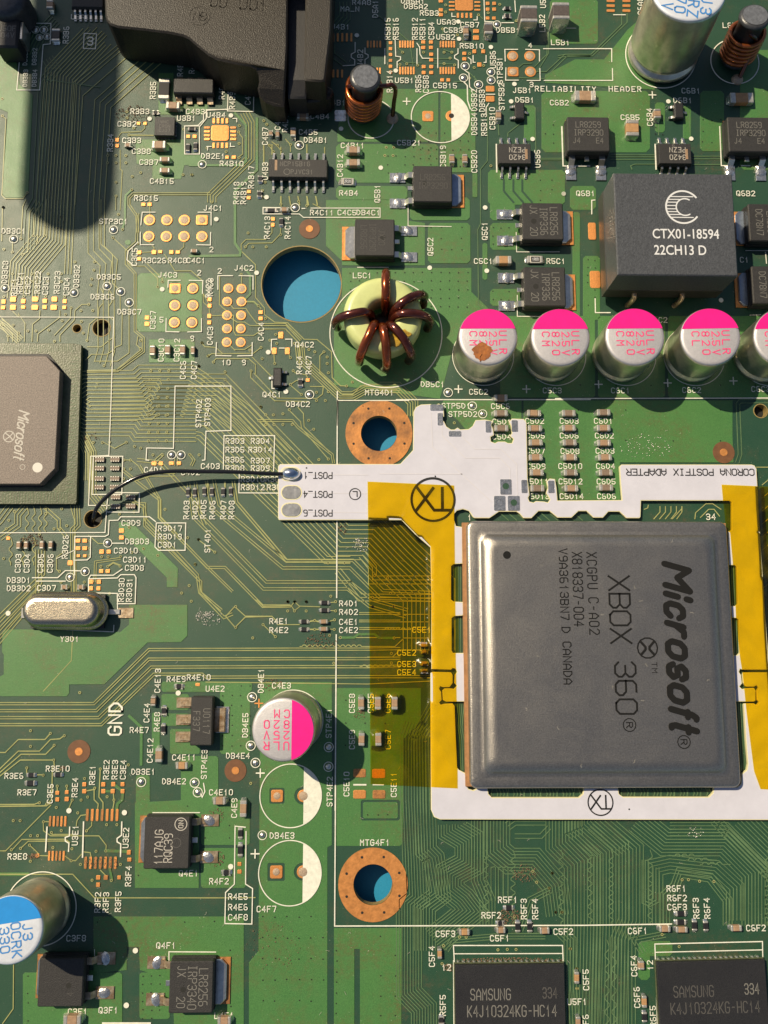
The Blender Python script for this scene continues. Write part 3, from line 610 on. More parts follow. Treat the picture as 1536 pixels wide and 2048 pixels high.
trace(KL('l', [(1000, 870), (1005, 825), (1080, 760), (1130, 760), (1190, 800)])); trace(KL('l', [(1040, 860), (1100, 800), (1140, 800), (1180, 850)])); trace(KL('l', [(835, 870), (905, 795)])); trace(KL('l', [(630, 800), (655, 790), (660, 770)]))
# under the windows of the white adapter
bundle([(914, 1128), (914, 1204)], 4, 4.5, D); bundle([(914, 1232), (914, 1308)], 4, 4.5, D)
bundle([(922, 1406), (918, 1455), (922, 1480), (924, 1540)], 4, 4, D); bundle([(1462, 1130), (1464, 1210)], 3, 4.5, D); bundle([(1468, 1235), (1468, 1310)], 3, 4.5, D); bundle([(1478, 1405), (1484, 1540)], 4, 4.5, D)
for k in range(28): trace([(985 + k * 6.6, 1576), (985 + k * 6.6 + (4 if k % 5 else -3), 1588), (985 + k * 6.6, 1600)], D)
for k in range(28): trace([(1245 + k * 6.6, 1574), (1245 + k * 6.6 + (5 if k % 4 else -3), 1586), (1245 + k * 6.6, 1600)], D)
for k in range(10): trace(KL('k', [(880 + k * 60, 830), (905 + k * 60, 850), (940 + k * 60, 880)]), D)
# lower right: the memory bus
bundle([(835, 1450), (826, 1475), (826, 1600), (834, 1795), (818, 1808), (818, 1985), (848, 2016), (848, 2100)], 10, 5.6, D)
bundle([(868, 1400), (824, 1480), (822, 1500)], 3, 6, D)
bundle([(862, 1455), (848, 1472), (850, 1600), (852, 1700), (868, 1716), (880, 1790), (850, 1812), (850, 1900)], 8, 6, D)
bundle([(905, 1648), (905, 1660), (938, 1680), (938, 1728), (900, 1748), (900, 1780), (925, 1800), (942, 1822), (900, 1856), (868, 1880)], 11, 5.6, D, j0=4)
bundle([(958, 1640), (958, 1760), (975, 1800), (975, 1850)], 6, 6, D)
bundle([(994, 1640), (994, 1700), (1020, 1722), (1068, 1722), (1110, 1770), (1118, 1830)], 9, 6.4, D)
bundle([(1016, 1652), (1030, 1642), (1090, 1642)], 3, 8, D); bundle([(1030, 1672), (1082, 1672), (1098, 1655)], 2, 9, D)
for x in (985, 1000, 1010): trace([(x - 3, 1800), (x - 3, 1735), (x + 4, 1733), (x + 6, 1735), (x + 6, 1800)], D)
for x in (972, 1026, 1122, 1180, 1222, 1300, 1534): wave(x, 1700, 1850, 4, 14)
bundle([(1128, 1640), (1128, 1685), (1165, 1722), (1165, 1850), (1160, 2100)], 12, 6.6, D)
bundle([(1165, 1640), (1165, 1650), (1222, 1700), (1222, 1850), (1216, 2100)], 12, 6.4, D)
bundle([(1192, 1640), (1262, 1700), (1262, 1840), (1246, 1880), (1246, 2100)], 8, 7, D)
for x in (1214, 1228): wave(x, 1880, 2060, 4, 22)
bundle([(1275, 1640), (1330, 1685), (1450, 1685), (1510, 1745), (1510, 1850)], 9, 6.6, D); bundle([(1340, 1658), (1450, 1658), (1560, 1768)], 5, 6.6, D)
bundle([(1308, 1850), (1308, 1735), (1340, 1728), (1430, 1738), (1470, 1775), (1470, 1840)], 6, 7, D); bundle([(1290, 1720), (1290, 1802), (1300, 1806), (1312, 1800), (1312, 1735)], 3, 6, D)
for x in (1345, 1372, 1400): waveh(1712 + (x - 1345) * .3, x, x + 60, 4, 14, D)
bundle([(1480, 1640), (1560, 1720)], 9, 7, D); bundle([(1430, 1640), (1560, 1770)], 4, 7, D)
bundle([(1120, 1860), (1140, 1880), (1140, 1960), (1150, 2100)], 5, 6, D); bundle([(1285, 1905), (1270, 1880), (1330, 1868)], 3, 6, D); bundle([(892, 1900), (905, 1880), (1000, 1872), (1090, 1872)], 3, 5.5, D)
bundle([(1330, 1850), (1330, 1790), (1350, 1772), (1360, 1745), (1420, 1755), (1455, 1800), (1455, 1850)], 4, 6, D); bundle([(1040, 1860), (1060, 1800), (1100, 1780)], 3, 6, D)
for mname, mb in TR.items():
    o = mb.build('copper_traces', mname, board); o['kind'] = 'stuff'

# ---- vias
VR, VH = MB(), MB()
def via(x, y, ring=True, r=2.5, dark=1.5):
    c = P(x, y); u = S(x, y)
    if ring: VR.disc(c[0], c[1], (r + .35) * u, .0155, 12, r0=dark * u)
    VH.disc(c[0], c[1], dark * u * 1.02, .0148, 8)
VIAS = {'a': '20 850 930 820 930 865 980 940 790 1140 850 1140 922 1140 788 1193 850 1193 922 1193 968 1293 1030 1265 850 1335 850 1436 1340 1280 1405 1280 945 990 1345 948 18 725 25 1518 200 1410 965 1390 1515 1085',
 'b': '362 922 356 968 360 1052 265 1112 360 1155 160 1480 12 1280 540 885 562 912 640 1065 610 1112 735 1060 1435 1080 1490 1080 1425 1140 1485 1140 530 1395 550 1335 665 1495 795 1475 855 1505 530 1445 580 1065',
 'c': '480 40 480 92 790 97 875 35 458 215 565 258 468 385 512 428 525 385 165 385 145 475 195 470 318 385 275 480 468 468 545 478 655 395 688 497 757 482 655 575 810 1215 995 155 720 112',
 'e': '25 55 100 290 155 285 92 383 168 402 245 262 275 316 328 260 30 362 92 542 235 542 353 542 450 542 92 598 232 597 350 597 450 598 550 455 692 455 688 515 672 580 666 624 867 107 897 217 826 277 650 765 680 810 594 812 480 838 522 790 456 885 597 890 358 953 265 960 205 960 138 974 60 996 15 917 98 917 610 975 638 1028 400 1035 1155 637 1188 600 1030 1028 1028 1088 762 1213 1455 1215 1478 1045 1522 1142 1010 318 175 708 335 708 475 708 30 710',
 'f': '425 243 405 345 460 345 558 345 663 255 500 775 552 868 627 985 635 1050 585 1027 520 1080 528 1162 620 1197 135 1140 172 1187 257 1258 257 1315 255 1372 518 1514 447 1252 87 1045 65 1215 440 1100 735 1155 755 1250 870 1095 913 1112 980 1112 1003 1150 1003 1197 1012 1265 1187 1333 1145 1362 1012 1403 925 1408 925 1468 990 1468 815 1423 765 1050 735 1350 375 545',
 'i': '683 312 750 312 803 310 925 310 985 340 1030 353 1120 402 1187 400 1388 400 1457 402 907 440 955 440 955 505 907 505 905 577 740 710 875 835 1022 783 982 820 1208 800 453 797 338 787 335 830 107 815 67 880 48 943 397 943 440 943 490 920 290 983 660 1030 657 1085 655 1138 745 1147 792 1147 740 1217 790 1217 882 1145 880 1215 965 1115 945 933 1427 1202 1385 1357 1330 1412 1400 1472 1373 1008 1452 1020 1168 1092 1050 1088 1155 1137 28 1160 437 1253 448 1332 618 1332 490 1410 572 1410 803 1415',
 'j': '518 50 555 110 610 110 680 102 505 153 555 180 615 180 680 180 748 180 868 150 905 215 727 72 800 427 943 437 1012 433 62 1020 182 1113 37 1200 1010 1192 1130 1192 1350 1285 1445 1302 1440 1350 1465 1415 1335 1443 1335 1513 1488 1510 1030 1435 765 1475 715 1475 850 1475',
 'm': '585 677 225 955 225 1070 370 975 472 992 398 1062 395 1170 198 1227 318 1280 448 1235 735 1235 695 1375 643 1440 595 1462 785 1438 835 1462 620 1305 290 1482 345 1490 421 1360 490 1360 530 1462 940 1205',
 'n': '535 180 625 268 460 277 335 48 335 200 715 12 765 12 850 12 715 80 765 80 850 80 1065 12 1065 80 912 150 912 215 1057 145 1055 215 1022 258 1100 275 1052 462 1335 50 1490 47 1493 278 1473 390 1473 460 445 1340',
 'r': '93 140 140 140 212 243 260 243 80 340 143 330 205 308 210 418 300 148 355 222 422 208 365 325 495 333 535 87 595 210 733 168 803 168 660 350 727 348 553 440 827 440 490 415 633 548 765 550 388 50',
 't': '1180 500 1158 603 1073 562 1047 487 1203 768 1245 768 808 1025 872 1022 932 1023 435 997 425 1120 1302 1018 1348 1155 1348 1290 545 938 590 938 920 798',
 'u': '945 545 988 545 1065 555 1163 557 55 500 35 603 78 768 122 768 925 1003 180 1018 222 1155 228 1290 808 920',
 'k': '543 168 420 40 880 40'}
for g, s_ in VIAS.items():
    q = [int(t) for t in s_.split()]
    for i in range(0, len(q) - 1, 2): via(*K(g, q[i], q[i + 1]))
for row in range(6):
    for xx in (0, 66, 132):
        via(*K('e', 1104 + xx - row * 4, 1250 + row * 65)); 
        if row < 5: via(*K('i', 1098 + xx - row * 3, 44 + row * 64))
for x0, y0, x1, y1, sx, sy in ((775, 295, 872, 360, 17, 17), (840, 265, 945, 345, 16, 17), (862, 455, 935, 520, 20, 22), (700, 545, 935, 620, 18, 17), (985, 455, 1035, 495, 16, 16), (985, 583, 1035, 610, 16, 16), (1090, 250, 1110, 300, 16, 18), (1310, 240, 1325, 270, 14, 14), (1404, 240, 1440, 300, 18, 22), (1175, 520, 1195, 620, 14, 15),
                               (1390, 380, 1410, 400, 14, 14), (525, 1832, 650, 2030, 24, 42), (672, 1900, 684, 2040, 20, 21), (760, 1870, 800, 2040, 30, 40), (195, 1842, 480, 1870, 58, 30), (55, 1950, 70, 2040, 18, 18), (285, 1950, 335, 2035, 17, 17), (460, 1900, 475, 2040, 16, 28), (375, 1610, 390, 1770, 20, 34), (410, 1650, 480, 1680, 24, 24), (690, 1400, 800, 1500, 40, 45), (735, 1628, 790, 1632, 20, 20), (275, 1750, 380, 1772, 45, 25), (445, 1370, 500, 1500, 18, 20), (1060, 820, 1440, 900, 95, 60), (1366, 370, 1376, 420, 12, 14), (1496, 250, 1530, 330, 20, 24), (1080, 360, 1120, 400, 22, 20), (1020, 650, 1530, 790, 70, 60)):
    y = y0
    while y <= y1:
        x = x0
        while x <= x1:
            if R() < .85: via(x + R() * 2, y + R() * 2, False, dark=1.35)
            x += sx
        y += sy
for mb, nm, mt in ((VR, 'via_rings', 'mask_trace'), (VH, 'via_holes', 'hole_dark')):
    o = mb.build(nm, mt, board); o['kind'] = 'stuff'
# ---------------------------------------------------------------- bare copper pads (soldered ones get solder colour)
pad_me = MB().prism(rrect(0, 0, 1, 1, .14, 2), 0, 1, .06).mesh('copper_pad', 'copper')
padw_me = MB().prism(rrect(0, 0, 1, 1, .14, 2), 0, 1, .06).mesh('copper_pad', 'copper_worn')
def pad(g, x, y, w, h, z=.017, worn=False, name='copper_pad'):
    s = REG[g][2]; c = P(*K(g, x, y)); u = S(*K(g, x, y))
    return obj_from(padw_me if worn else pad_me, name, board, (c[0], c[1], 0), 0, (w * s * u, h * s * u, z))
PADS = {'a': '1015 905 24 24 1062 905 26 24 858 1025 26 30 858 1068 26 28 1050 1497 30 26 1096 1497 30 26 1378 1000 28 26 1425 1000 28 28',
 'b': '220 975 130 122 272 1152 26 26 322 1152 30 26 432 1403 28 26 430 1448 28 26',
 'c': '615 35 130 100 455 587 26 26 500 587 26 26 617 393 28 26 617 433 28 26 690 378 26 30 755 378 26 30 727 475 30 34 805 652 62 45 805 725 62 45 702 230 42 30 702 278 42 35 445 10 30 24 445 75 30 26 445 110 30 26 787 28 26 26 835 28 26 26 787 70 26 26 835 70 26 26 787 135 26 24 833 135 26 24 317 310 28 26 317 350 28 26 373 310 28 26 373 350 28 26 375 400 28 26 375 440 28 26 320 490 28 26 375 490 28 26 320 533 28 26 375 533 28 26 350 852 80 80',
 'e': '28 745 30 34 25 788 30 28 98 728 42 40 97 787 42 38 172 742 32 34 172 785 30 26 258 727 42 38 257 787 46 38 330 740 32 32 328 785 30 30 400 727 40 38 395 787 46 38 475 742 28 32 472 787 28 26 1020 385 30 30 1018 432 30 26 1128 383 32 32 1173 380 30 24 1255 383 30 30 1302 383 30 26 1077 862 32 30 1077 908 34 32 1478 148 84 76 1282 648 80 74',
 'f': '608 140 28 28 606 183 26 30 145 728 28 30 145 775 28 30 142 850 28 32 142 897 28 30 518 822 30 30 518 868 30 28 665 990 36 50 617 1105 34 48 713 1105 34 50 862 1318 28 26',
 'h': '248 230 56 130 270 583 76 130 1530 640 20 40',
 'i': '1128 465 34 28 1178 465 30 28 1255 463 34 26 1310 463 30 26 890 957 36 32 890 1007 34 30 572 1030 34 28 622 1030 34 28 572 1085 34 28 622 1085 34 28 745 1110 32 32 797 1110 30 28 742 1252 30 28 790 1252 30 28 515 1192 36 36 668 1330 30 30 725 1330 30 30 668 1378 28 30 722 1378 28 30 62 1012 26 24 575 1140 24 20 622 1140 24 20',
 'm': '618 1348 28 28 618 1398 30 30 757 1348 30 30 757 1398 30 30 830 1347 30 30 826 1398 30 30 898 1347 28 28 898 1398 28 30 421 1410 28 26 421 1458 28 28 490 1405 26 26 490 1455 30 30 1447 618 32 22',
 'n': '1240 1265 90 60 1380 1268 95 65 1240 1420 92 60 1382 1420 92 60 637 1432 86 86',
 'r': '885 358 26 30 888 408 28 24 675 530 28 28 727 530 28 30 818 530 24 24 674 580 26 28 258 380 26 24',
 's': '340 438 26 24 340 490 28 26 592 492 84 84'}
for g, s_ in PADS.items():
    q = [int(t) for t in s_.split()]
    for i in range(0, len(q) - 3, 4): pad(g, *q[i:i + 4], worn=(g in 'nr' and R() < .35))
def padrow(g, x0, y0, dx, dy, n, w, h, worn=.15):
    for k in range(n): pad(g, x0 + dx * k, y0 + dy * k, w, h, .014, R() < worn)
padrow('b', 175, 885, 32, 0, 4, 18, 42); padrow('b', 173, 1065, 32, 0, 4, 18, 42); padrow('b', 125, 935, 0, 28, 4, 42, 18); padrow('b', 317, 935, 0, 28, 4, 42, 18)
padrow('b', 1048, 275, 33, 0, 5, 14, 66); padrow('b', 1016, 540, 32, 0, 4, 14, 62); padrow('b', 1300, 325, 23, 0, 5, 12, 54); padrow('b', 1330, 520, 20, 0, 4, 12, 50)
padrow('b', 1467, 315, 0, 43, 6, 24, 24)
padrow('c', 525, 18, 0, 28, 3, 42, 14); padrow('c', 712, 18, 0, 28, 3, 42, 14); padrow('c', 570, 115, 32, 0, 4, 16, 40)
padrow('c', 147, 325, 19, 0, 6, 12, 56); padrow('c', 147, 518, 20, 0, 6, 12, 60); padrow('c', 443, 325, 20, 0, 6, 12, 52); padrow('c', 443, 518, 20, 0, 6, 12, 56)
padrow('d', 385, 8, 0, 36, 3, 58, 20); padrow('d', 500, 8, 0, 36, 3, 56, 20)
padrow('r', 345, 145, 26, 0, 5, 15, 68, .3); padrow('r', 338, 382, 25, 0, 5, 14, 64, .5); padrow('r', 600, 102, 34, 0, 7, 18, 80, .2); padrow('r', 588, 430, 34, 0, 7, 18, 80, .6)

# plated holes filled with solder, and empty ones
dome_me = MB().lathe([(1, 0), (.96, .25), (.75, .55), (.4, .75), (.12, .8), (0.001, .8)], 18).mesh('solder_fill', 'pin_fill')
ann_me = MB().prism(circ(0, 0, 1, 24), 0, 1, .08).mesh('ring_pad', 'copper')
def thpad(g, x, y, r, sq=False, empty=False):
    s = REG[g][2]; p = K(g, x, y); c = P(*p); u = S(*p) * s
    if not sq: obj_from(ann_me, 'ring_pad', board, (c[0], c[1], 0), 0, (r * u, r * u, .016))
    if empty:
        MB().disc(0, 0, 1, 0, 20).build('plated_hole', 'hole_dark', board, (c[0], c[1], .0185)).scale = (r * .45 * u, r * .45 * u, 1)
    else:
        f = obj_from(dome_me, 'solder_fill', board, (c[0], c[1], .0155), R() * 6, (r * .74 * u, r * .74 * u, .008 + R() * .012))
for x, y in ((1095, 148), (1222, 148), (1350, 148), (1090, 268), (1218, 268), (1347, 268), (1478, 268)): thpad('e', x, y, 41)
thpad('e', 1478, 148, 36, True); thpad('e', 1282, 648, 36, True)
for x, y in ((1412, 648), (1280, 772), (1412, 772), (1277, 897), (1405, 897)): thpad('e', x, y, 40)
for x, y in ((282, 648), (378, 650), (273, 745), (378, 745), (272, 845), (375, 845), (272, 942), (373, 942), (270, 1042), (372, 1042)): thpad('f', x, y, 36)
for x, y in ((970, 412), (1095, 412), (1100, 527)): thpad('c', x, y, 40)
pad('c', 973, 527, 78, 72); thpad('c', 973, 527, 38, True); thpad('c', 350, 852, 30, True); thpad('c', 522, 850, 42, empty=True)
thpad('n', 637, 1432, 36, True); thpad('n', 830, 1432, 44); thpad('s', 592, 492, 34, True); thpad('s', 775, 492, 42)
thpad('h', 1530, 75, 1, True)

# test points: a bright solder dome inside a printed ring
tp_me = MB().lathe([(1, 0), (.95, .3), (.7, .62), (.35, .8), (0.001, .84)], 16).mesh('solder_dome', 'lead')
TPS = [('a', 262, 222, 30), ('a', 322, 222, 30), ('a', 290, 278, 26), ('a', 345, 272, 26), ('a', 1480, 1205, 32), ('c', 855, 182, 30), ('c', 622, 487, 33), ('c', 610, 573, 33), ('c', 720, 622, 33), ('c', 810, 530, 32), ('c', 812, 590, 32),
       ('b', 800, 1065, 34), ('b', 770, 1522, 34), ('e', 832, 220, 33), ('e', 102, 288, 33), ('e', 40, 648, 33), ('e', 543, 680, 33), ('e', 785, 632, 33), ('e', 885, 672, 33), ('e', 947, 752, 33), ('f', 875, 1425, 34), ('g', 498, 1410, 34),
       ('k', 675, 45, 33), ('k', 750, 103, 33), ('i', 1257, 403, 33), ('i', 1325, 403, 33), ('i', 790, 1047, 33), ('i', 625, 1255, 33), ('i', 515, 1297, 33), ('m', 1035, 1330, 36), ('m', 1425, 1335, 36), ('m', 1448, 1405, 36),
       ('n', 455, 710, 36), ('n', 445, 1065, 36), ('n', 480, 1190, 36), ('n', 1015, 1075, 36), ('n', 1013, 1218, 36), ('s', 497, 240, 32)]
ring_me = MB().disc(0, 0, 1, 0, 28, r0=.84).mesh('printed_ring', 'silk')
for g, x, y, r in TPS:
    s = REG[g][2]; p = K(g, x, y); c = P(*p); u = S(*p) * s
    obj_from(ring_me, 'printed_ring', board, (c[0], c[1], .019), 0, (r * u, r * u, 1))
    obj_from(tp_me, 'solder_dome', board, (c[0], c[1], .004), R() * 6, (r * .66 * u, r * .66 * u, .05))

# round fiducials: copper dot in a bare brown ring
for x, y, r in ((619, 458, 21), (1447, 905, 22), (158, 1503, 23), (471, 1541, 22)):
    c = P(x, y); u = S(x, y)
    MB().prism(circ(c[0], c[1], r * u, 32), 0, .010, .002).build('fiducial_ring', 'ring_mask', board)
    MB().prism(circ(c[0], c[1], r * .34 * u, 20), 0, .017, .002).build('fiducial_dot', 'copper', board)

# ---------------------------------------------------------------- white lettering and lines on the board
LAB = {
 'a': 'DB3B1 188 420 90 8|DB3B2 255 418 90 8|DB3B3 188 575 90 8|DB3B4 255 575 90 8|3 662 305 0 17|R3B5 1120 665 90|R4B5 1320 500 90|R4B1 1405 480 90|R3B3 1025 818|C4B3 1430 820|U3B1 1365 868|C3B2 930 910|R3B4 808 1048 90|C3B3 965 1030|C3B8 1035 1110|C3B7 1090 1190|C4B15 1185 1328|R3C15 1070 1452|R3B6 485 260 90|U3A1 590 128|JA2 40 348',
 'b': 'R4A8 1255 22|MA_N 1170 70|D5A1 1355 70 90|U4B1 1100 200|U4B2 1245 430 90|R4B12 235 650 90|R4B9 310 740 90|C4B10 425 690 90|R4B7 360 600|U4B4 192 845|DB2E1 170 1145|R4B10 305 1200|R4B17 448 1300 90|R4B18 340 1415 90|R4B19 392 1415 90|U4B3 550 1255 90|C4B7 550 1000 90|C4B6 642 890 90|R4B11 697 890 90|C4B5 865 970|DB4B1 920 1028|C4B4 950 855|C4B11 1190 1068|C4B12 1098 1215 90|R4B4 1160 1415|Q5B1 1370 1420 90|L4B1 1070 755',
 'c': 'DB5A1 240 12|DB5A2 262 52|R5B3 360 100|U5A3 485 165|C5B7 655 185|C5B3 535 225|DB5B1 935 225|U5B2 480 275|R5B12 255 215 90|R5B11 310 215 90|C5B4 375 230 90|R5B10 670 340|L5B2 1185 175 90|L5B1 1318 315|U5A2 1190 0 90|4 1097 335|3 1107 622|U5B1 178 592|R5B6 280 615 90|C5B8 335 620 90|C5B15 475 630|U5B6 825 440 90|STP5B1 875 520 90|J5B1 1040 665|D5B1 1058 735|DB5B4 688 910 90|DB5B2 688 735 90|DB5B3 745 740 90|R5B13 760 915 90|STP5B2 888 710 90|C5B10 820 870 90|C6B2 1310 755|C5B21 212 1048|C5B19 460 1150 90|C5B20 688 1185 90|U5B5 1150 1165 90|R5B15 55 215 90|R5B16 115 215 90|R5B14 70 600 90|RELIABILITY 1355 655 0 10.6 11.4',
 'd': 'HEADER 488 655 0 10.6 11.4|C6B1 970 668|D6B1 910 738|C6B5 525 862|C6B4 668 860 90|C6A6 600 50 90|Q6B1 200 1418|Q6B2 1370 1418|L6B1 1270 190',
 'e': 'STP3C1 832 160|DB3C1 102 230|DB3C8 38 530 90|R3C1 108 640 90|R3C21 150 610 90|C3C2 206 625 90|R3C22 278 605 90|C3C3 335 630 90|R3C23 420 605 90|C3C4 488 635 90|DB3G2 562 560 90|DB3C5 798 565|DB3C6 752 710|DB3C7 948 820|J4C3 1228 550|C3C5 985 420 90|R3C26 1130 445|R4C8 1300 445|C4C1 1435 445|2 1458 535|5 1183 878|C3C7 1120 880 90|R4C2 1527 650 90|9 1407 1015|C3C10 1180 1100 90|C3C12 1295 1100 90|C4C6 1340 1245 90|C4C7 1420 1245 90',
 'f': 'J4C1 170 62|2 158 365|R4C13 565 205 90|R4C14 715 205 90|R4C11 965 95|C4C5 1148 95|DB4C1 1305 95|2 218 522|J4C2 395 500|R4C3 150 640 90|C4C3 148 995 90|C4C4 520 965 90|Q4C2 838 1060|10 265 1190|9 395 1190|R4C4 800 1210 90|R4C7 868 1210 90|Q4C1 600 1425|DB4C2 790 1495|MTG4D1 1385 1410|L5C1 1260 555',
 'g': 'Q5C2 368 345 90|Q5C1 765 230 90|C5C1 755 450|R5C1 1285 450|DB5C1 385 1350|C5C2 720 1405|C5C3 1258 1395|C5C6 880 1510',
 'h': 'C6C1 455 1395|C6C2 975 1392|C6C3 1480 1385|C2 765 880|C1 1360 440',
 'i': 'STP4D2 1455 100 90|STP4D3 1520 90 90|C4D1 1125 512|C3D9 960 900|R3D17 1245 940|R3D19 1245 1000|C3D1 1225 1060|DB3D3 1005 1035|C3D10 922 1102|C3D11 990 1168|C3D8 985 1228|R3D26 480 1075 90|C3D3 135 1195 90|C3D4 200 1195 90|C3D5 300 1195 90|C3D6 370 1195 90|DB3D1 140 1318|DB3D2 140 1378|C3D7 342 1375|R3D30 890 1390 90|R3D31 948 1390 90|R4D3 1365 805 90|R4D2 1430 805 90|R4D5 1490 800 90|C4D2 1395 530',
 'j': 'C4D3 150 485|R3D3 330 302|R3D4 515 302|R3D5 330 365|R3D14 515 365|R3D6 330 438|R3D7 515 445|R3D8 330 500|R3D9 515 500|R3D10 460 580|R3D11 640 580|R3D12 460 640|R3D13 650 640|R4D6 165 805 90|R4D7 245 805 90|R4D8 305 805 90|ST4D1 130 1030 90|R4D1 1160 1488',
 'k': 'STP5D1 555 45|STP5D2 605 105|C5D1 890 160|C5D4 890 270|C5D2 1130 155|C5D5 1135 262|C5D7 1135 372|C5D9 1140 487|C5D11 1145 597|C5D13 1150 705|C5D3 1382 155|C5D6 1382 262|C5D8 1388 375|C5D10 1390 485|C5D12 1392 597|C5D14 1400 705|1 655 860',
 'l': 'C6D1 330 155|C6D2 337 262|C6D3 342 373|C6D4 346 485|C6D5 350 597|C6D6 353 705|34 1115 855 0 11',
 'm': 'Y3D1 512 285|C4E13 1155 590 90|R4E9 1290 578|R4E10 1455 565|GND 845 870 90 25 23|C4E4 1075 825 90|R4E8 1150 890 90|R4E7 1020 950|C4E12 1100 1100 90|C4E11 1348 1150|STP4E3 1495 1200 90|DB3E1 1050 1255|DB4E2 1275 1325|R3E10 425 1232|R3E6 105 1285|R3E7 200 1405|C3E5 370 1415 90|R3E4 550 1370 90|R3E1 678 1280 90|R3E2 780 1240 90|R3E3 842 1240 90|C3E4 903 1240 90',
 'n': 'R4D2 1160 88|R4E1 650 155|R4E2 650 220|C4E1 1160 160|C4E2 1160 220|DB4E1 520 590 90|C4E3 670 625|U4E2 185 648|DB4E5 405 915 90|DB4E4 352 1138|C5E8 1185 755 90|C5E5 1322 755 90|C5E6 1445 755 90|C5E9 1185 1020 90|C5E7 1448 1020 90|STP4E1 1015 900 90|STP4E2 1022 1400 90|C5E10 1145 1345 90|C5E11 1490 1350 90|C4E10 228 1405|C4E9 325 1520 90',
 'o': 'C5E1 305 218|C5E2 195 385|C5E3 195 468|C5E4 195 528',
 'r': 'R3E8 122 385|U3E1 518 240 90|U3E2 865 258 90|R3F4 882 520 90|Q4E1 1295 500|R3F2 672 700 90|R3F3 728 700 90|R3F5 812 695 90|C3F8 525 945|Q4F1 1140 995|Q3F1 745 1438|C3F1 535 1448',
 's': 'DB4E3 632 242|R4F2 200 555|R4E5 330 660|R4E6 330 732|C4F8 330 802|C4F7 525 745|MTG4F1 1268 290|L4F1 235 1475',
 't': 'R5F1 875 682|R5F2 762 788|R5F3 985 745 90|R5F4 1062 745 90|C5F3 448 915|C5F1 820 945|C5F2 1255 900|C5F4 355 1070 90|12 455 1145|R5F5 430 1405 90|U5F1 1350 1380|C5F5 1410 1230 90|C5F6 1410 1540 90',
 'u': 'R6F1 905 605|R6F2 910 670|C6F3 910 732|R6F3 1040 740 90|R6F4 1115 740 90|C6F1 640 895|C6F2 1450 875|C6F4 615 1135 90|12 725 1130 90|C6F6 635 1350 90|R6F5 745 1480 90'}
for g, s_ in LAB.items():
    for ent in s_.split('|'):
        q = ent.split(); p = K(g, float(q[1]), float(q[2])); c = P(*p); u = S(*p)
        rot = float(q[3]) if len(q) > 3 else 0; h = (float(q[4]) if len(q) > 4 else (10.6 if g in 'rstu' else 10.2)) * u; adv = float(q[5]) * u if len(q) > 5 else None
        strokes(MB(), q[0], c[0], c[1], .0195, h, rot, adv).build('printed_lettering', 'silk', board)
sk = [0]
def line(g, pts, w_=2.0, closed=False):
    sk[0] += 1; MB().ribbon(PL(KL(g, pts)), w_ * .01, .0182 + (sk[0] % 3) * .0003, closed).build('printed_line', 'silk', board)
def rec(g, x0, y0, x1, y1, w_=2.0): line(g, [(x0, y0), (x1, y0), (x1, y1), (x0, y1)], w_, True)
line('a', [(225, 215), (225, 175), (375, 175), (370, 325), (318, 330), (293, 662), (125, 662), (155, 330), (215, 325), (222, 240)]); line('a', [(618, 248), (708, 252), (700, 362), (612, 358)], 2, True)
rec('a', 1352, 925, 1460, 1130); line('a', [(1350, 925), (1450, 920), (1490, 880), (1490, 840), (1520, 810), (1700, 800)])
line('b', [(285, 545), (275, 815), (465, 820), (470, 560)]); line('b', [(75, 925), (120, 870), (120, 805), (275, 805)])
line('b', [(535, 1520), (690, 1522)]); rec('f', 535, 60, 722, 105); line('f', [(722, 105), (800, 105), (830, 130), (1390, 130), (1390, 62), (885, 62)], 1.8); line('f', [(820, 65), (840, 65)])
line('b', [(125, 1075), (155, 1075)]); line('b', [(130, 1075), (130, 1100)]); line('b', [(295, 1075), (325, 1075)]); line('b', [(297, 1075), (297, 1050)]); line('b', [(340, 870), (315, 870)]); line('b', [(343, 870), (343, 895)])
for g, y in (('b', 0),):
    line(g, [(1208, 315), (1208, 385), (1180, 400), (1180, 425), (1205, 440), (1205, 480), (1120, 485)]); line(g, [(1280, 355), (1280, 395), (1303, 405), (1303, 425), (1280, 440), (1280, 470)]); line(g, [(1425, 360), (1425, 470)])
line('c', [(110, 285), (115, 415), (150, 420), (150, 440), (125, 455), (125, 500)]); line('c', [(270, 360), (270, 470)]); line('c', [(270, 320), (290, 350), (292, 400), (310, 430), (360, 430)]); line('c', [(422, 360), (422, 500)]); line('c', [(570, 360), (570, 395), (545, 410), (545, 430), (572, 445), (572, 500)])
line('c', [(525, 100), (525, 125), (550, 125)]); line('c', [(710, 125), (710, 150), (685, 150)]); line('c', [(760, 0), (765, 160), (830, 165)]); line('c', [(890, 170), (975, 170)]); line('c', [(680, 410), (680, 460), (695, 460)]); line('c', [(775, 410), (775, 460), (760, 460)]); line('c', [(645, 425), (665, 440), (665, 470)])
line('c', [(615, 515), (650, 540), (655, 640), (680, 665)]); line('c', [(615, 605), (638, 630), (640, 740), (660, 800)], 2.6); line('c', [(775, 693), (838, 693)]); line('c', [(985, 10), (990, 90)])
line('c', [(1005, 365), (912, 365), (915, 450)]); line('c', [(1065, 365), (1165, 368), (1165, 450)]); line('c', [(920, 500), (918, 590), (1010, 590)]); line('c', [(1168, 505), (1170, 592), (1075, 592)])
line('c', [(1195, 360), (1693, 360), (1693, 455)]); line('c', [(1698, 505), (1700, 592), (1200, 592)]); line('c', [(850, 1060), (853, 1260)], 3); line('c', [(1330, 930), (1338, 1217), (1480, 1217)], 2.4); line('c', [(205, 1500), (205, 1655), (520, 1660)], 1.6)
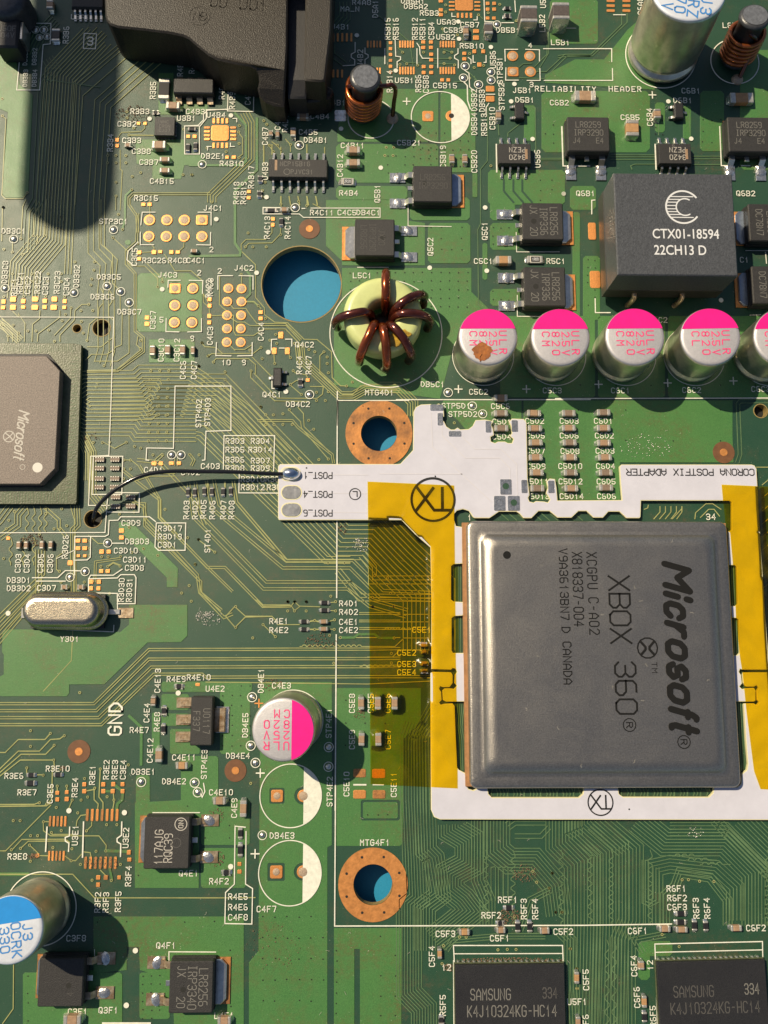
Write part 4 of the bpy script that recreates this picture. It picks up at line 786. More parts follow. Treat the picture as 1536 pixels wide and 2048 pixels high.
line('c', [(795, 760), (775, 790), (775, 840)]); line('d', [(405, 112), (490, 112)]); line('d', [(25, 930), (35, 1217), (75, 1217)], 2.4); line('d', [(175, 1217), (230, 1217)], 2.4); line('d', [(1180, 930), (1192, 1215), (1240, 1215)], 2.4); line('d', [(1340, 1215), (1400, 1215)], 2.4); line('d', [(708, 1060), (715, 1240)], 3); line('d', [(55, 210), (130, 210)], 1.4)
line('h', [(268, 3), (245, 5), (245, 105)], 2.2); line('h', [(270, 725), (272, 826), (380, 826)], 2.2); line('h', [(1370, 373), (1536, 373)], 1.4); line('h', [(1400, 845), (1480, 842)], 1.4); line('h', [(1515, 385), (1522, 465)], 2)
line('g', [(995, 240), (998, 382), (1310, 382)], 1.6); line('g', [(1003, 700), (1003, 853), (1250, 856)], 1.6); line('f', [(1225, 495), (1450, 495)], 1.4)
line('e', [(1135, 92), (1042, 92), (1032, 185)]); line('e', [(1028, 238), (1028, 330), (1125, 330)]); line('e', [(1450, 92), (1545, 92), (1545, 185)]); line('e', [(1440, 330), (1540, 332), (1542, 240)])
line('e', [(1320, 590), (1232, 590), (1230, 640)]); line('e', [(1385, 590), (1485, 592), (1482, 685)]); line('e', [(1217, 870), (1215, 965), (1310, 967)]); line('e', [(1375, 967), (1475, 965), (1475, 870)]); line('e', [(1010, 310), (990, 330), (940, 375), (930, 440), (975, 480), (990, 480)])
line('f', [(312, 556), (205, 556), (205, 655)]); line('f', [(360, 556), (462, 558), (462, 655)]); line('f', [(195, 1045), (190, 1140), (300, 1142)]); line('f', [(350, 1142), (455, 1140), (456, 1045)]); line('f', [(595, 1100), (597, 1022), (635, 1020)]); line('f', [(700, 1020), (745, 1020), (745, 1070)]); line('f', [(655, 1085), (690, 1085)]); line('f', [(600, 1290), (600, 1380), (640, 1382)])
line('e', [(-20, 858), (834, 860), (812, 1536), (798, 1870), (665, 1875), (650, 2235), (800, 2235)], 1.8)
line('i', [(685, 413), (900, 413), (893, 690), (675, 692)], 2, True); line('i', [(800, 678), (1022, 680), (1018, 822), (790, 820)], 2); line('i', [(-20, 972), (770, 970), (785, 760), (795, 690)], 1.8)
line('i', [(1282, -100), (1270, 355), (1075, 352), (1070, 440), (1090, 442)]); line('i', [(1282, -100), (1690, -100), (1690, 225), (1508, 230), (1500, 440), (1482, 442)])
line('i', [(1095, 855), (885, 855), (865, 880), (800, 882), (795, 985), (770, 998), (550, 998), (545, 1175), (548, 1280)]); line('i', [(665, 998), (662, 1150), (640, 1170), (548, 1172)]); line('i', [(1095, 855), (1140, 890)]); line('i', [(1145, 900), (1360, 900), (1355, 1100), (1160, 1100), (1135, 1075)], 2, True)
line('i', [(240, 1300), (425, 1300), (480, 1248), (590, 1250)], 2); line('i', [(270, 1325), (480, 1325)], 2); line('i', [(825, 1048), (905, 1048)]); line('i', [(895, 1238), (830, 1282), (665, 1282), (650, 1310), (650, 1410), (860, 1415), (862, 1536)], 2); line('i', [(650, 1308), (860, 1302), (885, 1278), (985, 1278), (997, 1300), (990, 1490), (860, 1490)], 2); line('i', [(545, 1100), (415, 1160)], 1.4)
line('j', [(620, 262), (250, 262), (245, 505)]); line('j', [(620, 262), (612, 520)]); line('j', [(362, 530), (358, 680), (660, 682)])
line('f', [(1075, 1650), (1078, 1468), (1600, 1468)]); line('g', [(120, 1462), (1536, 1462)], 2.2); line('h', [(-20, 1454), (1560, 1450)], 2.2)
line('j', [(1078, -60), (1076, 470)], 2.4); line('j', [(1075, 880), (1073, 1445)], 2.4); line('n', [(1070, 255), (1062, 1536)], 2.4); line('s', [(998, -100), (992, 862), (2700, 857), (3300, 848)], 2.2)
line('t', [(510, 1130), (503, 995), (1250, 995), (1255, 1130)]); line('t', [(505, 1052), (1250, 1050)], 1.8); line('t', [(505, 1100), (508, 1600)], 2.6); line('u', [(762, 1110), (758, 985), (1495, 968), (1497, 1080)]); line('u', [(760, 1042), (1495, 1025)], 1.8); line('u', [(762, 1100), (778, 1600)], 2.6)
line('t', [(780, 858), (760, 858)]); line('m', [(400, 215), (833, 233), (835, 185)], 1.6)
line('r', [(325, 185), (315, 350)], 2.6); line('r', [(480, 185), (478, 245), (450, 255), (450, 280), (475, 295), (472, 350)], 2.2); line('r', [(575, 150), (568, 390)], 2.6); line('r', [(837, 150), (835, 240), (805, 262), (805, 285), (830, 300), (828, 385)], 2.4)
line('r', [(1050, 85), (1370, 85)], 1.8); line('r', [(1160, 1150), (1160, 1038), (1480, 1040)], 1.8); line('r', [(708, 1528), (1030, 1528)], 3.5); line('r', [(650, 1022), (652, 1100)], 1.4)
line('s', [(380, 185), (310, 178), (305, 575), (245, 632), (240, 845), (425, 848), (430, 605), (382, 575), (385, 215)]); line('n', [(1200, 1350), (1285, 1350)], 3); line('n', [(1340, 1350), (1415, 1350)], 2); line('m', [(1460, 1400), (1480, 1440), (1500, 1400), (1490, 1340)], 2)
def silk_circle(x, y, r, fill=None, w_=2.0, ry=None, fl=None):
    c = P(x, y); u = S(x, y); ry = ry or r
    MB().ribbon(circ(c[0], c[1], r * u, 72, ry=ry * u), w_ * u, .0188, True).build('printed_circle', 'silk', board)
    if fill is not None:
        a = math.acos(fill / r)
        MB().add([(a_, b_, .0180) for a_, b_ in circ(c[0], c[1], (r - .5) * u, 24, -a, a, ry=(ry - .5) * u)], [tuple(range(25))]).build('printed_segment', 'silk', board)
silk_circle(880.5, 235, 58, 22, ry=55); silk_circle(581.5, 1591, 61.5, 26); silk_circle(580, 1745.5, 62.5, 26); silk_circle(772, 667, 112); silk_circle(1321, 112, 70); silk_circle(1469, 124, 48); silk_circle(82, 1817, 71)
silk_circle(742, 238, 46, ry=42); silk_circle(586, 1441, 60)
for x, y, r in ((966, 712, 61), (1110, 712, 61), (1250, 712, 61), (1388, 712, 61), (1535, 712, 61)): silk_circle(x, y, r, w_=1.4)
dot_me = MB().disc(0, 0, 1, 0, 20).mesh('printed_dot', 'silk')
for g, s_ in {'a': '1095 872', 'c': '572 162 577 288 810 348 982 618 958 745 115 520 1115 1020 1342 1420', 'd': '805 745 972 1018 40 1420', 'b': '1220 262 300 848 560 1445 1105 945 1395 1230', 'f': '193 143 488 535 573 1115 702 1403', 'e': '1188 655',
              'g': '768 58 363 498 780 520', 'h': '1190 735', 'm': '62 97 1305 680', 'r': '475 72 855 85 930 1030 868 1405', 's': '280 455'}.items():
    q = [int(t) for t in s_.split()]
    for i in range(0, len(q), 2):
        p = K(g, q[i], q[i + 1]); c = P(*p); obj_from(dot_me, 'printed_dot', board, (c[0], c[1], .0192), 0, (.05, .05, 1))
for g, x, y in (('c', 195, 745), ('d', 688, 698), ('g', 573, 1385), ('g', 1070, 1385), ('h', 295, 1350), ('h', 800, 1340), ('h', 1280, 1325), ('n', 515, 1265), ('s', 447, 367), ('n', 505, 755)):
    p = K(g, x, y); c = P(*p); MB().ribbon([(c[0] - .075, c[1]), (c[0] + .075, c[1])], .024, .0186).ribbon([(c[0], c[1] - .075), (c[0], c[1] + .075)], .024, .0192).build('printed_plus', 'silk' if x != 505 else 'copper', board)

# flux and grime left beside hand-soldered joints
def crumbs(g, x, y, rx, ry, n, m='flux'):
    mb = MB(); s = REG[g][2]
    for k in range(n):
        a = R() * 6.283; q = sqrt(R()); p = K(g, x + rx * q * cos(a), y + ry * q * sin(a)); c = P(*p); r = (.35 + R() * 1.1) * .01
        mb.lathe([(r, 0), (r * .7, r * .5), (0.001, r * .7)], 5, c[0], c[1]); 
    for i, v in enumerate(mb.v): mb.v[i] = (v[0], v[1], v[2] + .013)
    o = mb.build('flux_crumbs', m, board); o['kind'] = 'stuff'
for a in (('a', 980, 840, 130, 70, 240), ('j', 1110, 945, 50, 40, 50), ('j', 1250, 1060, 60, 60, 90, 'termination'), ('i', 240, 1025, 90, 50, 160), ('i', 670, 270, 70, 40, 30), ('n', 150, 130, 90, 60, 60, 'termination'), ('m', 1490, 120, 60, 40, 70, 'termination'), ('n', 960, 300, 120, 60, 120), ('n', 600, 620, 90, 40, 110),
          ('t', 880, 1100, 370, 22, 420), ('t', 990, 500, 90, 60, 120), ('t', 890, 800, 90, 60, 200), ('t', 470, 1150, 40, 30, 60), ('u', 1180, 1085, 330, 14, 130), ('u', 1040, 220, 60, 40, 30, 'termination'), ('l', 640, 340, 190, 90, 90, 'termination'), ('r', 1480, 110, 60, 60, 90), ('r', 1480, 400, 60, 60, 90), ('s', 560, 1000, 200, 180, 60),
          ('r', 230, 385, 40, 20, 70), ('r', 700, 430, 120, 40, 120), ('m', 460, 1230, 20, 20, 30), ('n', 1240, 840, 40, 40, 50), ('e', 450, 150, 30, 80, 25)): crumbs(*a)
# ---------------------------------------------------------------- small chip parts
cache = {}
def chip_meshes(L, W, H, kind, body):
    key = (round(L * 40), round(W * 40), round(H * 40), kind, body)
    if key in cache: return cache[key]
    t = L * (.24 if kind == 'C' else .2)
    b = MB().box(0, 0, L - 2 * t + .004, W * .97, .006, H, min(.01, W * .1)).mesh('ceramic_body', body)
    te = MB()
    te.prism(rrect(0, 0, t, W * 1.0, min(.016, W * .2), 3), .002, H + .004, min(.014, W * .14))
    tm = te.mesh('termination', 'termination')
    # solder fillet: wedge sloping off the end
    f = MB(); w2 = W * .46; e = min(.05, W * .34)
    f.add([(0, -w2, 0), (0, w2, 0), (0, w2, H * .62), (0, -w2, H * .62), (e, -w2 * .8, 0), (e, w2 * .8, 0), (e * .45, w2 * .85, H * .24), (e * .45, -w2 * .85, H * .24)], [(3, 2, 6, 7), (7, 6, 5, 4), (0, 3, 7, 4), (1, 5, 6, 2)], True)
    fm = f.mesh('solder_fillet', 'solder')
    cache[key] = (b, tm, fm, t, e); return cache[key]
def chip(g, x, y, w, h, label, kind='C', body='ceramic_tan', H=None, group=None, cat=None, text=None, txtmat=None):
    s = REG[g][2]; p = K(g, x, y); u = S(*p); W_, H_ = w * s * u, h * s * u
    L, W = max(W_, H_), min(W_, H_); rz = 0 if W_ >= H_ else pi / 2
    if H is None: H = min(L, W) * (.85 if kind == 'C' else .38)
    c = P(p[0], p[1], H)
    rz += (R() - .5) * .05
    b, tm, fm, t, e = chip_meshes(L, W, H, kind, body)
    nm = {'C': 'chip_capacitor', 'R': 'chip_resistor', 'L': 'chip_inductor'}[kind]
    o = thing(nm, label, cat or {'C': 'capacitor', 'R': 'resistor', 'L': 'inductor'}[kind], (c[0], c[1], .012), rz, group or {'C': 'small chip capacitors', 'R': 'small chip resistors', 'L': 'tall chip inductors'}[kind])
    obj_from(b, 'ceramic_body', o)
    for sg in (-1, 1):
        obj_from(tm, 'termination', o, (sg * (L / 2 - t / 2), 0, 0))
        obj_from(fm, 'solder_fillet', o, (sg * (L / 2 - .002), 0, 0), 0 if sg > 0 else pi)
    if text:
        strokes(MB(), text, 0, 0, H + .0015, W * .36, 0, adv=W * .34, wd=W * .2, sw=W * .06).build('printed_text', 'white_ink', o)
    return o
TAN, BRN, ORG, GRY = 'ceramic_tan', 'ceramic_brown', 'ceramic_orange', 'ceramic_gray'
# region x y w h ref [colour]
CAPS = '''a 1265 770 100 55 C4B3|a 1162 1058 100 60 C3B8|a 1205 1165 75 38 C3B7|a 1205 1245 75 40 C4B15|a 935 1060 45 28 C3B3|b 590 975 28 42 C4B7|b 640 980 28 52 C4B6|b 755 965 40 72 C4B5 T|b 825 845 85 45 C4B4|b 1195 1095 100 52 C4B11|b 1195 1188 100 52 C4B12
c 630 225 40 78 C5B3|c 795 205 62 90 C5B7 G|c 868 840 40 78 C5B10|c 527 1160 38 70 C5B19|c 622 1160 38 70 C5B20|d 200 700 155 78 C6B2|d 545 935 92 125 C6B5 O|d 1345 715 168 78 C6B3 O|d 728 830 50 72 C6B4
e 1420 372 50 28 C4C1|e 1115 1100 40 75 C3C10|e 1225 1095 40 75 C3C12|e 1335 1095 40 75 C4C6|e 1410 1100 30 60 C4C7|f 690 68 58 34 C4C5|g 905 437 115 58 C5C1 O|g 885 1445 95 46 C5C6
k 885 95 100 46 C5D1|k 888 205 100 46 C5D4|k 1128 95 100 46 C5D2|k 1135 205 100 46 C5D5|k 1140 310 98 46 C5D7|k 1140 418 98 46 C5D9|k 1148 530 98 46 C5D11|k 1152 645 98 48 C5D13|k 1382 95 98 46 C5D3|k 1382 203 98 46 C5D6|k 1388 310 100 46 C5D8 B|k 1392 418 98 46 C5D10|k 1395 530 98 46 C5D12|k 1400 645 98 46 C5D14
l 335 90 98 46 C6D1|l 335 203 98 46 C6D2|l 338 312 98 46 C6D3|l 345 418 98 46 C6D4|l 350 530 98 46 C6D5|l 353 640 98 46 C6D6 B|i 135 1062 30 56 C3D3|i 190 1062 30 56 C3D4|i 305 1060 30 56 C3D5|i 370 1060 30 56 C3D6|i 590 1368 46 30 C3D7|i 470 1368 46 28 C3D7
m 1120 740 38 70 C4E13|m 1162 1135 46 100 C4E12|m 1330 1212 85 50 C4E11 O|n 978 158 60 30 C4E1|n 978 212 60 30 C4E2|n 1252 755 44 90 C5E8|n 1375 755 44 90 C5E5|n 1497 755 44 90 C5E6|n 1255 1020 44 90 C5E9|n 1378 1020 44 90 C5E7|n 215 1470 90 52 C4E10
o 320 325 55 35 C5E1|o 325 380 50 30 C5E2|o 325 465 60 30 C5E3|o 325 520 50 30 C5E4|s 365 60 45 108 C4E9|s 235 1515 90 50 L4F1|r 495 1510 120 60 C3F1|t 830 895 60 35 C5F1|t 580 908 70 38 C5F3 O|t 1130 898 65 38 C5F2|t 410 1055 30 65 C5F4 O|t 1350 1220 32 75 C5F5 O
t 1360 1525 32 70 C5F6|u 945 890 80 36 C6F3|u 830 885 75 38 C6F1|u 1320 880 75 38 C6F2|u 668 1135 40 55 C6F4|u 690 1385 34 75 C6F6 O|a 365 30 50 70 C3A6'''
RES = '''a 1200 650 80 160 R3B5|a 408 255 62 100 R3B6|f 595 75 80 32 R4C11|f 668 160 32 60 R4C14|f 808 1335 34 56 R4C7|b 515 1310 30 48 R4B17|b 510 1420 30 48 R4B19|b 830 755 110 50 C4B9
i 1375 675 30 58 R4D3|i 1425 675 30 58 R4D2|j 105 668 30 58 R4D5|j 160 670 30 58 R4D6|j 242 672 30 58 R4D7|j 298 668 30 60 R4D8|m 1310 632 55 34 R4E9|m 1200 812 36 60 R4E8|m 1195 945 36 64 R4E7|m 228 1280 60 32 R3E6|m 425 1278 60 32 R3E10|m 222 1340 70 38 R3E7
n 985 20 65 30 R4D1|n 985 75 65 30 R4D2|n 835 158 60 32 R4E1|n 835 215 60 32 R4E2|s 345 230 34 66 R4E5|s 345 345 36 80 R4E6|s 250 497 55 36 R4F2|t 885 740 60 34 R5F1|t 825 845 42 34 R5F2|t 945 870 36 66 R5F3|t 1027 870 36 66 R5F4|t 420 1510 32 50 R5F5|u 940 780 72 34 R6F1|u 940 838 72 34 R6F2|u 1033 862 36 66 R6F3|u 1110 865 36 62 R6F4|u 690 1490 40 62 R6F5
c 932 60 46 28 R5B8|c 932 118 46 34 R5B9|a 1405 945 56 26 R4B2|a 1375 1080 32 60 R4B3|a 1430 1070 32 60 R4B6|a 1140 825 40 28 R3B3'''
bm = {'T': TAN, 'B': BRN, 'O': ORG, 'G': GRY}
colw = {TAN: 'tan', BRN: 'dark brown', ORG: 'orange-brown', GRY: 'grey-topped'}
under_tape = ('C5E5', 'C5E6', 'C5E7', 'C5E1', 'C5E2', 'C5E3', 'C5E4')
special = {('i', 470): 'left one of two tiny tan chip capacitors above the metal crystal can, touching print C3D7', ('i', 590): 'right one of two tiny tan chip capacitors just above the metal crystal can',
           ('s', 235): 'tan chip part at the bottom edge below the print L4F1', ('b', 830): 'dark chip part in shade under the ledge of the big black connector', ('n', 985): None}
for blk in CAPS.replace('\n', '|').split('|'):
    q = blk.split(); g, x, y, w_, h_ = q[0], *map(float, q[1:5]); ref = q[5]; bd = bm.get(q[6] if len(q) > 6 else 'T', TAN)
    if g in 'kl' and bd == TAN: bd = TAN if R() < .6 else BRN
    lb = special.get((g, int(x))) or f"small {'tan' if bd in (TAN, BRN) else colw[bd]} chip capacitor " + (f'seen through the yellow tape beside the print {ref}' if ref in under_tape else f'beside the print {ref}')
    chip(g, x, y, w_, h_, lb, 'C', bd, H=.13 if ref in ('C6B2', 'C6B3', 'C6B5') else None)
for blk in RES.replace('\n', '|').split('|'):
    q = blk.split(); g, x, y, w_, h_ = q[0], *map(float, q[1:5]); ref = q[5]
    lb = f'small black chip resistor beside the print {ref}'
    if (g, int(x), int(y)) == ('i', 1425, 675): lb = 'small black chip resistor, second from left in the row of six beside the black wire'
    if (g, int(x), int(y)) == ('n', 985, 75): lb = 'small black chip resistor beside the print R4D2, right under the one printed R4D1'
    if ref == 'C4B9': lb = special[('b', 830)]
    chip(g, x, y, w_, h_, lb, 'R', 'resistor_black')
for g, x, y, w_, h_, t, ref in (('b', 1152, 1328, 96, 56, '2R20', 'R4B4'), ('g', 1135, 435, 112, 56, '1R00', 'R5C1')):
    o = chip(g, x, y, w_, h_, f'white-ended chip resistor with a black window reading {t} beside the print {ref}', 'R', 'ceramic_white', H=.055)
    u = S(*K(g, x, y)) * REG[g][2]
    MB().box(0, 0, w_ * u * .56, h_ * u * .72, .05, .058).build('black_glaze', 'resistor_black', o)
    strokes(MB(), t, 0, 0, .0595, h_ * u * .38, 0, adv=h_ * u * .22, wd=h_ * u * .15, sw=.008).build('printed_text', 'white_ink', o)
chip('c', 1090, 100, 128, 120, 'tall silver-ended chip inductor with a grey top, left of the pair by print L5B2', 'L', 'ceramic_gray', H=.42).rotation_euler.z = pi / 2
chip('c', 1325, 78, 128, 122, 'tall silver-ended chip inductor with a grey top, right of the pair above print L5B1', 'L', 'ceramic_gray', H=.42).rotation_euler.z = pi / 2

# four-element resistor arrays beside the graphics chip
arr_b = None
def array(x, y, lb):
    global arr_b
    p = K('i', x, y); u = S(*p); L, W, H = 19 * u, 8.5 * u, .035; c = P(*p)
    if arr_b is None:
        arr_b = (MB().box(0, 0, L, W, .004, H, .006).mesh('ceramic_body', 'ceramic_brown'), MB().box(0, 0, L * .13, W * .3, .0, H + .006, .004).mesh('termination', 'termination'))
    o = thing('resistor_array', lb, 'resistor array', (c[0], c[1], .01), 0, 'resistor arrays in the white printed frames')
    obj_from(arr_b[0], 'ceramic_body', o)
    for k in range(4):
        for sg in (-1, 1): obj_from(arr_b[1], 'termination', o, ((k - 1.5) * L * .25, sg * W * .42, 0))
for r_, (y, rw) in enumerate(((438, 'top'), (502, 'second'), (577, 'third'), (640, 'bottom'))):
    array(733 - r_, y, f'tiny four-element resistor array, left one of the {rw} row in the tall white frame'); array(845 - r_, y, f'tiny four-element resistor array, right one of the {rw} row in the tall white frame')
for (x, y, t) in ((850, 712, 'upper left'), (960, 712, 'upper right'), (850, 780, 'lower left'), (960, 778, 'lower right')): array(x, y, f'tiny resistor array at the {t} of the small frame crossed by the wire shadow')

# ---------------------------------------------------------------- chips with legs
def gull(w_, reach, top, m='lead'):
    """one bent leg: leaves the body at height top, steps down and lies on its pad; runs along +x"""
    t = .014; h = w_ / 2
    prof = [(-.02, top), (reach * .30, top), (reach * .55, .03), (reach, .026)]
    v = []
    for x, z in prof: v += [(x, -h, z + t), (x, h, z + t), (x, h, z - t), (x, -h, z - t)]
    f = [(4 * i + a, 4 * i + b, 4 * i + 4 + b, 4 * i + 4 + a) for i in range(3) for a, b in ((0, 1), (1, 2), (2, 3), (3, 0))]
    f = [tuple(reversed(q)) for q in f] + [(12, 13, 14, 15)]
    return MB().add(v, f).mesh('leg', m)
leg_soic = {}
def soic(px, py, w, h, npin, rot, label, texts, H=.20, z0=.03, mark=True, group=None, dim='laser', reach=.20):
    """px,py: centre of the top face as seen; w along the rows of legs, h across; legs on the two long sides"""
    c = P(px, py, H); u = S(px, py, H); W_, H_ = w * u, h * u
    o = thing('integrated_circuit', label, 'chip', (c[0], c[1], .012), rot, group)
    b = MB(); tp = .02; q = rect(0, 0, W_ + 2 * tp, H_ + 2 * tp); q2 = rect(0, 0, W_, H_)
    zm = H * .5
    b.add([(x, y, z0) for x, y in rect(0, 0, W_, H_)] + [(x, y, zm) for x, y in q] + [(x, y, H - .008) for x, y in q2] + [(x, y, H) for x, y in inset(q2, .008)],
          [(4 * j + i, 4 * j + (i + 1) % 4, 4 * j + 4 + (i + 1) % 4, 4 * j + 4 + i) for j in range(3) for i in range(4)] + [(12, 13, 14, 15)])
    b.build('package', 'plastic_matte', o)
    lm = gull(.042, reach, zm); pd = MB().box(0, 0, .13, .055, 0, .02, .004).mesh('solder_fillet', 'solder')
    for k in range(npin):
        x = (k - (npin - 1) / 2) * (W_ - .02) / npin * 1.03
        for sg in (-1, 1):
            obj_from(lm, 'leg', o, (x, sg * (H_ / 2 + tp - .005), 0), sg * pi / 2)
            obj_from(pd, 'solder_fillet', o, (x, sg * (H_ / 2 + tp + reach * .82), -.002), sg * pi / 2)
    for t, x, y, hh, r_ in texts:
        strokes(MB(), t, x * u, y * u, H + .0012, hh * u, r_, adv=hh * u * .86, wd=hh * u * .55, sw=hh * u * .11).build('laser_marking', dim, o)
    return o, u, H
o, u, H = soic(*K('b', 790, 1232), 116, 38, 7, 0, 'fourteen-legged black chip marked NCP15B1G beside the print U4B3', [('NCP15B1G', -6, 9, 9, 0), ('PJVC31', 8, -8, 9, 0)])
MB().box(-44 * u, 6 * u, 5 * u, 22 * u, H, H + .002).build('pin_one_bar', 'ceramic_tan', o)
MB().ribbon(circ(-22 * u, -8 * u, 6 * u, 20), 1.0 * u, H + .0015, True).build('maker_mark', 'laser', o)
for (g, x, y), ref, w_ in ((('c', 985, 1125), 'U5B5', 64), (('d', 855, 1125), 'U6B5', 64)):
    o, u, H = soic(*K(g, x, y), w_, 42, 4, 0, f'eight-legged black chip marked PEZN ' + ('beside the print U5B5' if ref == 'U5B5' else 'just above the big grey choke block'), [('PEZN', 5, 8, 10, 180), ('3420', 5, -8, 10, 180)], dim='laser_bright')
    MB().box(23 * u, -1 * u, 5 * u, 21 * u, H, H + .002).build('pin_one_bar', 'ceramic_tan', o)
    MB().ribbon(circ(-3 * u, 17 * u, 2 * u, 12), .9 * u, H + .0015, True).build('pin_one_dimple', 'laser', o)
soic(*K('a', 640, 20), 62, 20, 6, pi / 2 * 0, 'small black chip in deep shade left of the big connector at the top edge', [], H=.14, group=None)

def sot23(g, x, y, w_, h_, rot, label, H=.13):
    s = REG[g][2]; p = K(g, x, y); u = S(*p); c = P(p[0], p[1], H); W_, H_ = w_ * s * u, h_ * s * u
    o = thing('small_transistor', label, 'transistor', (c[0], c[1], .012), rot, 'three-legged small transistors')
    b = MB(); b.box(0, 0, W_, H_, .02, H, .022); b.build('package', 'plastic', o)
    lm = gull(.05, .10, .05)
    for xx, yy, a in ((-W_ / 2, H_ * .33, pi), (-W_ / 2, -H_ * .33, pi), (W_ / 2, 0, 0)): obj_from(lm, 'leg', o, (xx, yy, 0), a)
sot23('c', 1022, 808, 68, 130, 0, 'small three-legged transistor beside the print D5B1')
sot23('d', 885, 808, 66, 120, 0, 'small three-legged transistor beside the print D6B1')
sot23('f', 640, 1295, 62, 140, pi, 'small three-legged black transistor above the print Q4C1')

# power transistors: fat black body, wide metal tab on one side, two legs and a stub on the other
def dpak(px, py, w, h, rot, label, texts=(), trot=0, H=.31, tabm='lead', legm='solder', dirty=False, dot=None, blue=False, tablen=24, dim='laser_dim', rodx=0):
    """w = size along the leg direction, h across, in photo pixels of the top face; leg side is local -x, tab local +x"""
    c = P(px, py, H); u = S(px, py, H); W_, H_ = w * u, h * u
    o = thing('power_transistor', label, 'transistor', (c[0], c[1], .012), rot, 'flat black power transistors')
    b = MB(); tp = .035; q = rect(0, 0, W_, H_); top = rrect(0, 0, W_ - 2 * tp * .5, H_ - 2 * tp * .5, .03, 2)
    b.prism(rrect(0, 0, W_ + .02, H_ + .02, .02, 2), .03, H * .45, 0); b.prism(rrect(0, 0, W_, H_, .03, 2), H * .45, H, .02); b.build('package', 'plastic_matte', o)
    # solder pad and tab
    tl = tablen * u
    MB().box(W_ / 2 + tl * .42, 0, tl * 1.4, H_ * .92, 0, .02, .003).build('copper_pad', 'copper_worn' if dirty else 'copper', o)
    tbp = [(W_ / 2 - .02, -H_ * .44), (W_ / 2 + tl * .45, -H_ * .44), (W_ / 2 + tl * .85, -H_ * .33), (W_ / 2 + tl * .85, H_ * .33), (W_ / 2 + tl * .45, H_ * .44), (W_ / 2 - .02, H_ * .44)]
    MB().prism(tbp, .02, .085, .012).build('metal_tab', 'blue_metal' if blue else tabm, o)
    lm = gull(.125, .30, H * .42, 'lead' if not dirty else 'lead_dirty'); pd = MB().box(0, 0, .34, .22, 0, .02, .004).mesh('solder_pad', 'solder' if not dirty else 'lead_dirty')
    bl = MB().add(*blob(.13, .10, .04)).mesh('solder_blob', 'solder')
    for sg in (-1, 1):
        obj_from(lm, 'leg', o, (-W_ / 2 - .005, sg * H_ * .36, 0), pi)
        obj_from(pd, 'solder_pad', o, (-W_ / 2 - .32, sg * H_ * .36, 0), pi)
        obj_from(bl, 'solder_blob', o, (-W_ / 2 - .30, sg * H_ * .36, .018), R() * 3)
    MB().box(-W_ / 2 - .05, 0, .12, .10, H * .32, H * .42, .01).build('cut_leg', 'lead', o)
    if dot: MB().disc(dot[0] * u, dot[1] * u, 5.5 * u, H + .0012, 20).build('round_dimple', 'hole_dark', o)
    a = radians(trot) - rot
    for t, x, y, hh in texts:
        # x,y are in picture directions
        lx = x * cos(-rot) - (-y) * sin(-rot); ly = x * sin(-rot) + (-y) * cos(-rot)
        strokes(MB(), t, lx * u, ly * u, H + .0015, hh * u, math.degrees(a), adv=hh * u * .72, wd=hh * u * .5, sw=hh * u * .09).build('laser_marking', dim, o)
    return o, u, H
def blob(a, b, c):
    m = MB().lathe([(1, 0), (.9, .4), (.6, .8), (.2, .98), (.001, 1)], 10)
    return [(x * a, y * b, z * c) for x, y, z in m.v], m.f
DP = lambda g, x, y: K(g, x, y)
dpak(*DP('c', 386, 1346), 78, 77, 0, 'power transistor with a bluish tab and legs to the left beside the print Q5B1', [('LR8256', 0, -14, 12), ('IRP3290', 0, 4, 12)], 0, blue=True, dot=(-16, 0))
dpak(*DP('f', 1352, 275), 79, 78, pi, 'power transistor with its wide solder tab to the left beside the print Q5C2', [('LR8256', -22, 0, 12), ('IRP3290', -4, 0, 12), ('JX20', 14, 0, 12)], 270, dot=(-16, 0))
dpak(*DP('g', 1190, 157), 82, 78, 0, 'power transistor with legs to the left beside the print Q5C1', [('LR8256', 22, 0, 14), ('IRP336', 2, 0, 14), ('JX', -18, -24, 14), ('20', -18, 22, 14)], 270, dot=(-18, 0), dim='laser')
dpak(*DP('g', 1205, 634), 83, 82, 0, 'power transistor directly below the chip resistor reading 1R00', [('LR8256', 22, 0, 14), ('IRP336', 2, 0, 14), ('JX', -20, -26, 14), ('20', -20, 22, 14)], 270, dot=(-18, 0), dim='laser')
dpak(*DP('d', 222, 982), 74, 84, pi / 2, 'power transistor with legs pointing down beside the print Q6B1', [('LR8259', 0, -20, 12), ('IRP3290', 0, -3, 12), ('J4', -24, 14, 11), ('E4', 22, 14, 11)], 0, dot=(0, 0), tablen=8, dim='laser')
dpak(*DP('d', 1400, 985), 74, 86, pi / 2, 'power transistor with legs pointing down beside the print Q6B2', [('LR8259', 0, -20, 12), ('IRP3290', 2, -3, 12), ('J4', -24, 14, 11), ('E4', 22, 14, 11)], 0, dot=(0, 0), tablen=8, dim='laser')
dpak(*DP('h', 1545, 165), 82, 78, pi, 'power transistor cut by the right edge, upper of the two right of the choke block', [('DC78N7', -20, 0, 13), ('LR836', 2, 0, 13)], 270, tablen=20, blue=True, dim='laser')
dpak(*DP('h', 1570, 622), 82, 78, pi, 'power transistor cut by the right edge, lower of the two right of the choke block', [('DC78N7', -20, 0, 13), ('LR836', 2, 0, 13)], 270, tablen=20, blue=True, dim='laser')
o, u, H = dpak(*DP('r', 1145, 293), 91, 100, pi, 'power transistor marked 117AJG RQC39 with its tab to the left, above the print Q4E1', [('117AJG', -16, 8, 16), ('RQC39', 3, 10, 16)], 90, dirty=True, dim='laser_bright', tablen=16)
